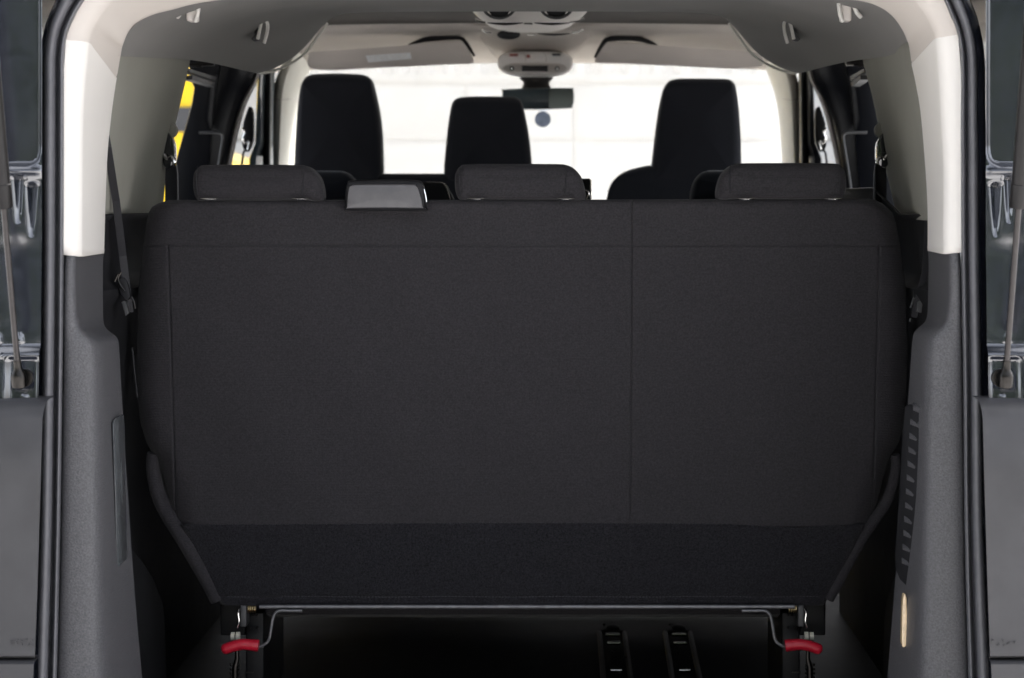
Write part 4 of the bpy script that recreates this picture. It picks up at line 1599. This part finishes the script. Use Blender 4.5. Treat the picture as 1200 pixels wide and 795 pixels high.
seat_block(mid, XC - 0.64, XC + 0.64, P(0, 236.5, Ym).z, Ym, 'frontfabric')
for x0, x1, y0 in ((296, 420, 200), (560, 680, 199.5), (810, 933, 199.5)):
    pts = shift(hl_pts, x0, x1, y0, y0 + 36)
    if x0 == 810:
        pts = flip(pts)
    head_restraint('head_restraint', pts, Ym, 0.085, 'frontfabric', mid, [(x0 + 25, 0.006, 228, 242), (x1 - 25, 0.006, 228, 242)], rad=0.022, crown=0.004)
b = N()
bolster(b, pxloop([(455, 240), (457, 219), (462, 214.5), (490, 213.8), (512, 213.8), (520, 215.5), (524.5, 222), (527, 240)], 5.40, 3), 5.44, 0.06, 0.008, 0.002)
mg_ = link('belt_guide', b, 'dark', mid, angle=60)
b = N()
tube(b, [P(x, y, 5.405) for x, y in cat([(500, 213.6), (514, 213.8), (520.5, 216), (524, 222), (526, 229), (527.5, 234)], 4)], [0.0012] * 8 + [0.0022] * 13, 8)
link('chrome_edge', b, 'chrome', mg_)
b = N()
bolster(b, pxloop([(680, 240), (680, 211), (682, 209.5), (690, 209.5), (691.5, 212), (692, 240)], 5.38, 2), 5.4, 0.04, 0.003, 0.001)
bp = link('belt_tower', b, 'dark', mid, angle=60)
b = N()
tube(b, [P(692, 210.5, 5.38), P(692.5, 234, 5.38)], 0.002, 8)
link('chrome_edge', b, 'chrome', bp)
b = N()
tube(b, [P(x, y, 5.37) for x, y in cat([(684, 223), (688, 224.5), (689.5, 229), (688, 234)], 4)], 0.0024, 8)
link('buckle_hook', b, 'chrome', bp)

# front row
pas = thing('passenger_bench_seat', 'black double front seat on the left with two tall head restraints', 'front seat', (XC - 0.3, 6.6, 0.6), 'black front seats facing the windscreen')
drv = thing('driver_seat', 'black single front seat with rounded shoulders and one tall head restraint on the right', 'front seat', (XC + 0.36, 6.6, 0.6), 'black front seats facing the windscreen')
Yd = 6.5
seat_block(pas, P(332, 0, Yd).x, P(626, 0, Yd).x, P(0, 203.5, Yd).z, Yd, 'frontfabric', 0.12)
for pts in ([(342, 215), (343.5, 192), (345, 160), (347.5, 125), (351, 102), (356, 91), (362, 87.5), (372, 86), (400, 85.7), (423, 87), (431, 90), (435.5, 97), (440, 115), (444, 135), (446.5, 160), (447.5, 190), (447, 206), (440, 216), (395, 218), (350, 218)],
            [(520, 206), (521, 180), (523.5, 155), (527, 130), (530, 119.5), (536, 114.5), (546, 113), (570, 112.5), (598, 113), (606, 114.5), (611, 119), (615, 134), (619.5, 158), (622.5, 186), (623, 206), (616, 216), (570, 218), (527, 216)]):
    x0, x1 = min(p[0] for p in pts), max(p[0] for p in pts)
    head_restraint('head_restraint', pts, Yd, 0.11, 'frontfabric', pas, [(x0 + 35, 0.007, 214, 226), (x1 - 35, 0.007, 214, 226)], rad=0.03, n=4)
b = N()
sh = [(706, 330), (708, 262), (711, 236), (714, 222), (720, 211), (731, 202), (745, 197), (770, 193), (820, 192), (870, 192.5), (892, 195), (906, 201), (917, 210), (922, 222), (925, 236), (928, 262), (930, 330)]
bolster(b, pxloop(sh, Yd, 4), Yd + 0.06, 0.12, 0.03, 0.006)
link('backrest', b, 'frontfabric', drv, angle=60)
b = N()
bolster(b, [(P(706, 0, Yd).x, 0.85), (P(706, 0, Yd).x, 1.0), (P(930, 0, Yd).x, 1.0), (P(930, 0, Yd).x, 0.85)], Yd + 0.38, 0.5, 0.03, 0.004)
link('cushion', b, 'frontfabric', drv, angle=60)
pts = [(764, 206), (766, 180), (769.5, 150), (773.5, 124), (778, 105), (783, 96), (790, 92.5), (802, 91.5), (825, 91.5), (850, 92), (858, 94), (862.5, 100), (866, 120), (868.5, 150), (869.5, 180), (869, 206), (860, 214), (818, 216), (772, 214)]
head_restraint('head_restraint', pts, Yd - 0.005, 0.11, 'frontfabric', drv, [(800, 0.007, 200, 215), (836, 0.007, 200, 215)], rad=0.03, n=4)

# ================================================================== SEAT BELTS
def belt(label, strap, w, side, m_='webbing'):
    t = thing('seat_belt', label, 'seat belt', strap[-1], 'seat belts along the sides')
    b = N()
    ribbon(b, [Vector(p) for p in strap], w, 0.0016, side)
    link('webbing', b, m_, t, smooth=False)
    return t


def third_belt(s, label):
    if s < 0:
        strap = [P(122, 150, 4.13), P(126, 172, 4.13), P(136, 235, 4.24), P(144, 300, 4.32), P(150, 350, 4.35), P(152, 366, 4.36)]
        t = belt(label, strap, 0.013, (1, 0.1, 0))
        b = N()
        prism(b, cat([P(x, y, 4.33) for x, y in ((139, 328), (146, 326), (150, 335), (152, 348), (147, 352), (140, 342))], 3, True), (0, 0.02, 0))
        bk = link('buckle', b, 'dark', t, smooth=False, bevel=0.002)
        for q in ([(138.5, 321), (134.5, 330)], [(142, 319), (138.5, 326), (141, 334), (146, 341)], [(154, 348), (157, 354), (158.5, 362)]):
            b = N()
            tube(b, [P(x, y, 4.325) for x, y in cat(q, 4)], 0.0020, 8)
            link('metal_edge', b, 'steel', bk)
        b = N()
        prism(b, [P(x, y, 4.335) for x, y in ((142, 354), (147, 352), (151, 367), (147, 371))], (0, 0.015, 0))
        link('tongue', b, 'grey', t, smooth=False, bevel=0.001)
        b = N()
        tube(b, [P(x, y, 4.40) for x, y in ((155, 408), (158, 440), (161, 466))], 0.0016, 8)
        link('lower_tab', b, 'dark', t)
    else:
        strap = [P(1089, 175, 4.16), P(1089, 240, 4.2), P(1084, 320, 4.36), P(1077, 345, 4.40), P(1071, 372, 4.42)]
        t = belt(label, strap, 0.011, (1, 0.1, 0))
        b = N()
        tube(b, [P(x, y, 4.41) for x, y in cat([(1080, 322), (1082, 316), (1085.5, 317.5), (1086, 325), (1081, 335), (1076, 340)], 5)], 0.0030, 8)
        bk = link('buckle', b, 'steel', t)
        b = N()
        prism(b, [P(x, y, 4.42) for x, y in ((1072, 340), (1080, 330), (1082, 352), (1076, 368), (1068, 370))], (0, 0.02, 0))
        link('buckle_body', b, 'dark', bk, smooth=False, bevel=0.002)
        for q in ([(1071, 349), (1067, 361)], [(1067, 373), (1066, 377)]):
            b = N()
            tube(b, [P(x, y, 4.41) for x, y in q], 0.0020, 8)
            link('metal_edge', b, 'grey', bk)
        b = N()
        prism(b, [P(x, y, 4.405) for x, y in ((1075, 354), (1082, 352), (1080, 367), (1074, 366))], (0, 0.01, 0))
        link('tongue', b, 'grey', t, smooth=False, bevel=0.001)
    return t


third_belt(-1, 'dark seat belt with buckle between the left lower panel and the rear bench')
third_belt(1, 'dark seat belt with bright metal loop between the right lower panel and the rear bench')


def second_belt(s, label):
    k = 0 if s < 0 else 2                       # small side difference in the photograph
    Q = lambda x, y, Y: S(s, P(x, y, Y)) + Vector((k * 0.001, 0, 0))
    strap = [Q(201, 194, 4.94), Q(200.5, 215, 4.94), Q(200.5, 245, 4.94), Q(200, 300, 4.96)]
    t = belt(label, strap, 0.024, (1, 0.3, 0))
    b = N()
    lp = cat([(193, 158), (196, 155), (203, 166), (204.5, 180), (203, 192), (196, 197), (191, 192), (190.5, 178)], 4, True)
    lp = [Q(x, y, 4.90) for x, y in lp]
    prism(b, lp, (0, 0.03, 0))
    an = link('belt_anchor', b, 'darkglass', t, smooth=False, bevel=0.004)
    b = N()
    tube(b, [Q(x, y, 4.885) for x, y in cat([(191.5, 181), (196, 186), (201, 184), (204, 190), (203, 194)], 5)], 0.0035, 8)
    link('chrome_loop', b, 'chrome', an)
    b = N()
    tube(b, [Q(x, y, 4.925) for x, y in ((206.5, 192), (208, 205), (208.5, 240))], 0.003, 8, flat=0.5)
    link('strap_edge', b, 'bar', t)
    b = N()
    disc(b, Q(198.5, 153, 4.93), 0.016, 0.02, 'Y', 20)
    link('anchor_cap', b, 'quarter', an)
    return t


second_belt(-1, 'seat belt on a black anchor beside the left side window')
second_belt(1, 'seat belt on a black anchor beside the right side window')


def front_belt(s, label):
    Q = lambda x, y, Y: S(s, P(x, y, Y))
    t = belt(label, [Q(291, 168, 6.42), Q(285, 180, 6.42), Q(283, 196, 6.42), Q(281, 240, 6.42)], 0.006, (1, 0.3, 0))
    b = N()
    lp = cat([(289, 131), (292, 125), (296, 130), (297, 150), (296, 166), (292, 176), (288, 178), (284, 172), (283, 160), (286, 152), (284.5, 146)], 4, True)
    prism(b, [Q(x, y, 6.40) for x, y in lp], (0, 0.03, 0))
    an = link('belt_anchor', b, 'black', t, smooth=False, bevel=0.003)
    b = N()
    tube(b, [Q(x, y, 6.385) for x, y in cat([(284, 150), (287, 155), (285, 163), (288, 168), (292, 166), (291, 176)], 5)], 0.004, 8)
    link('chrome_loop', b, 'chrome', an)
    return t


front_belt(-1, 'black front seat belt anchor against the bright left front door window')
front_belt(1, 'black front seat belt anchor against the bright right front door window')

# ================================================================== LIGHT, WORLD, CAMERA
EL, ROT = R(48), R(40)
w = bpy.data.worlds.new('World')
SC.world = w
w.use_nodes = True
nt = w.node_tree
bgd = nt.nodes['Background']
sky = nt.nodes.new('ShaderNodeTexSky')
sky.sky_type = 'NISHITA'
sky.sun_disc = False
sky.sun_elevation = EL
sky.sun_rotation = ROT
sky.air_density = 0.6
sky.dust_density = 4.0
sky.ozone_density = 1.0
hs = nt.nodes.new('ShaderNodeHueSaturation')
hs.inputs['Saturation'].default_value = 0.35
nt.links.new(sky.outputs[0], hs.inputs['Color'])
nt.links.new(hs.outputs[0], bgd.inputs[0])
bgd.inputs[1].default_value = 0.15
sd = Vector((math.sin(ROT) * math.cos(EL), math.cos(ROT) * math.cos(EL), math.sin(EL)))
ld = bpy.data.lights.new('sun', 'SUN')
ld.energy = 1.5
ld.angle = R(25)
ld.color = (1.0, 0.98, 0.96)
lo = bpy.data.objects.new('sun', ld)
COL.objects.link(lo)
lo.rotation_euler = (-sd).to_track_quat('-Z', 'Y').to_euler()

cam = bpy.data.cameras.new('camera')
co = bpy.data.objects.new('camera', cam)
COL.objects.link(co)
co.location = (0, 0, ZC)
co.rotation_euler = (R(90), 0, 0)
cam.sensor_width = 36
cam.lens = 36 * F / 1200
cam.shift_x = (600 - VX) / 1200
cam.shift_y = -(397.5 - VY) / 1200
cam.clip_start = 0.1
cam.clip_end = 2000
cam.dof.use_dof = True
cam.dof.focus_distance = 4.35
cam.dof.aperture_fstop = 7.0
SC.camera = co

SC.render.engine = 'CYCLES'
SC.cycles.use_denoising = True
SC.cycles.max_bounces = 10
SC.cycles.diffuse_bounces = 5
SC.cycles.transparent_max_bounces = 12
SC.cycles.sample_clamp_indirect = 6
SC.view_settings.view_transform = 'Standard'
SC.view_settings.look = 'None'
SC.view_settings.exposure = 2.5
SC.view_settings.gamma = 1
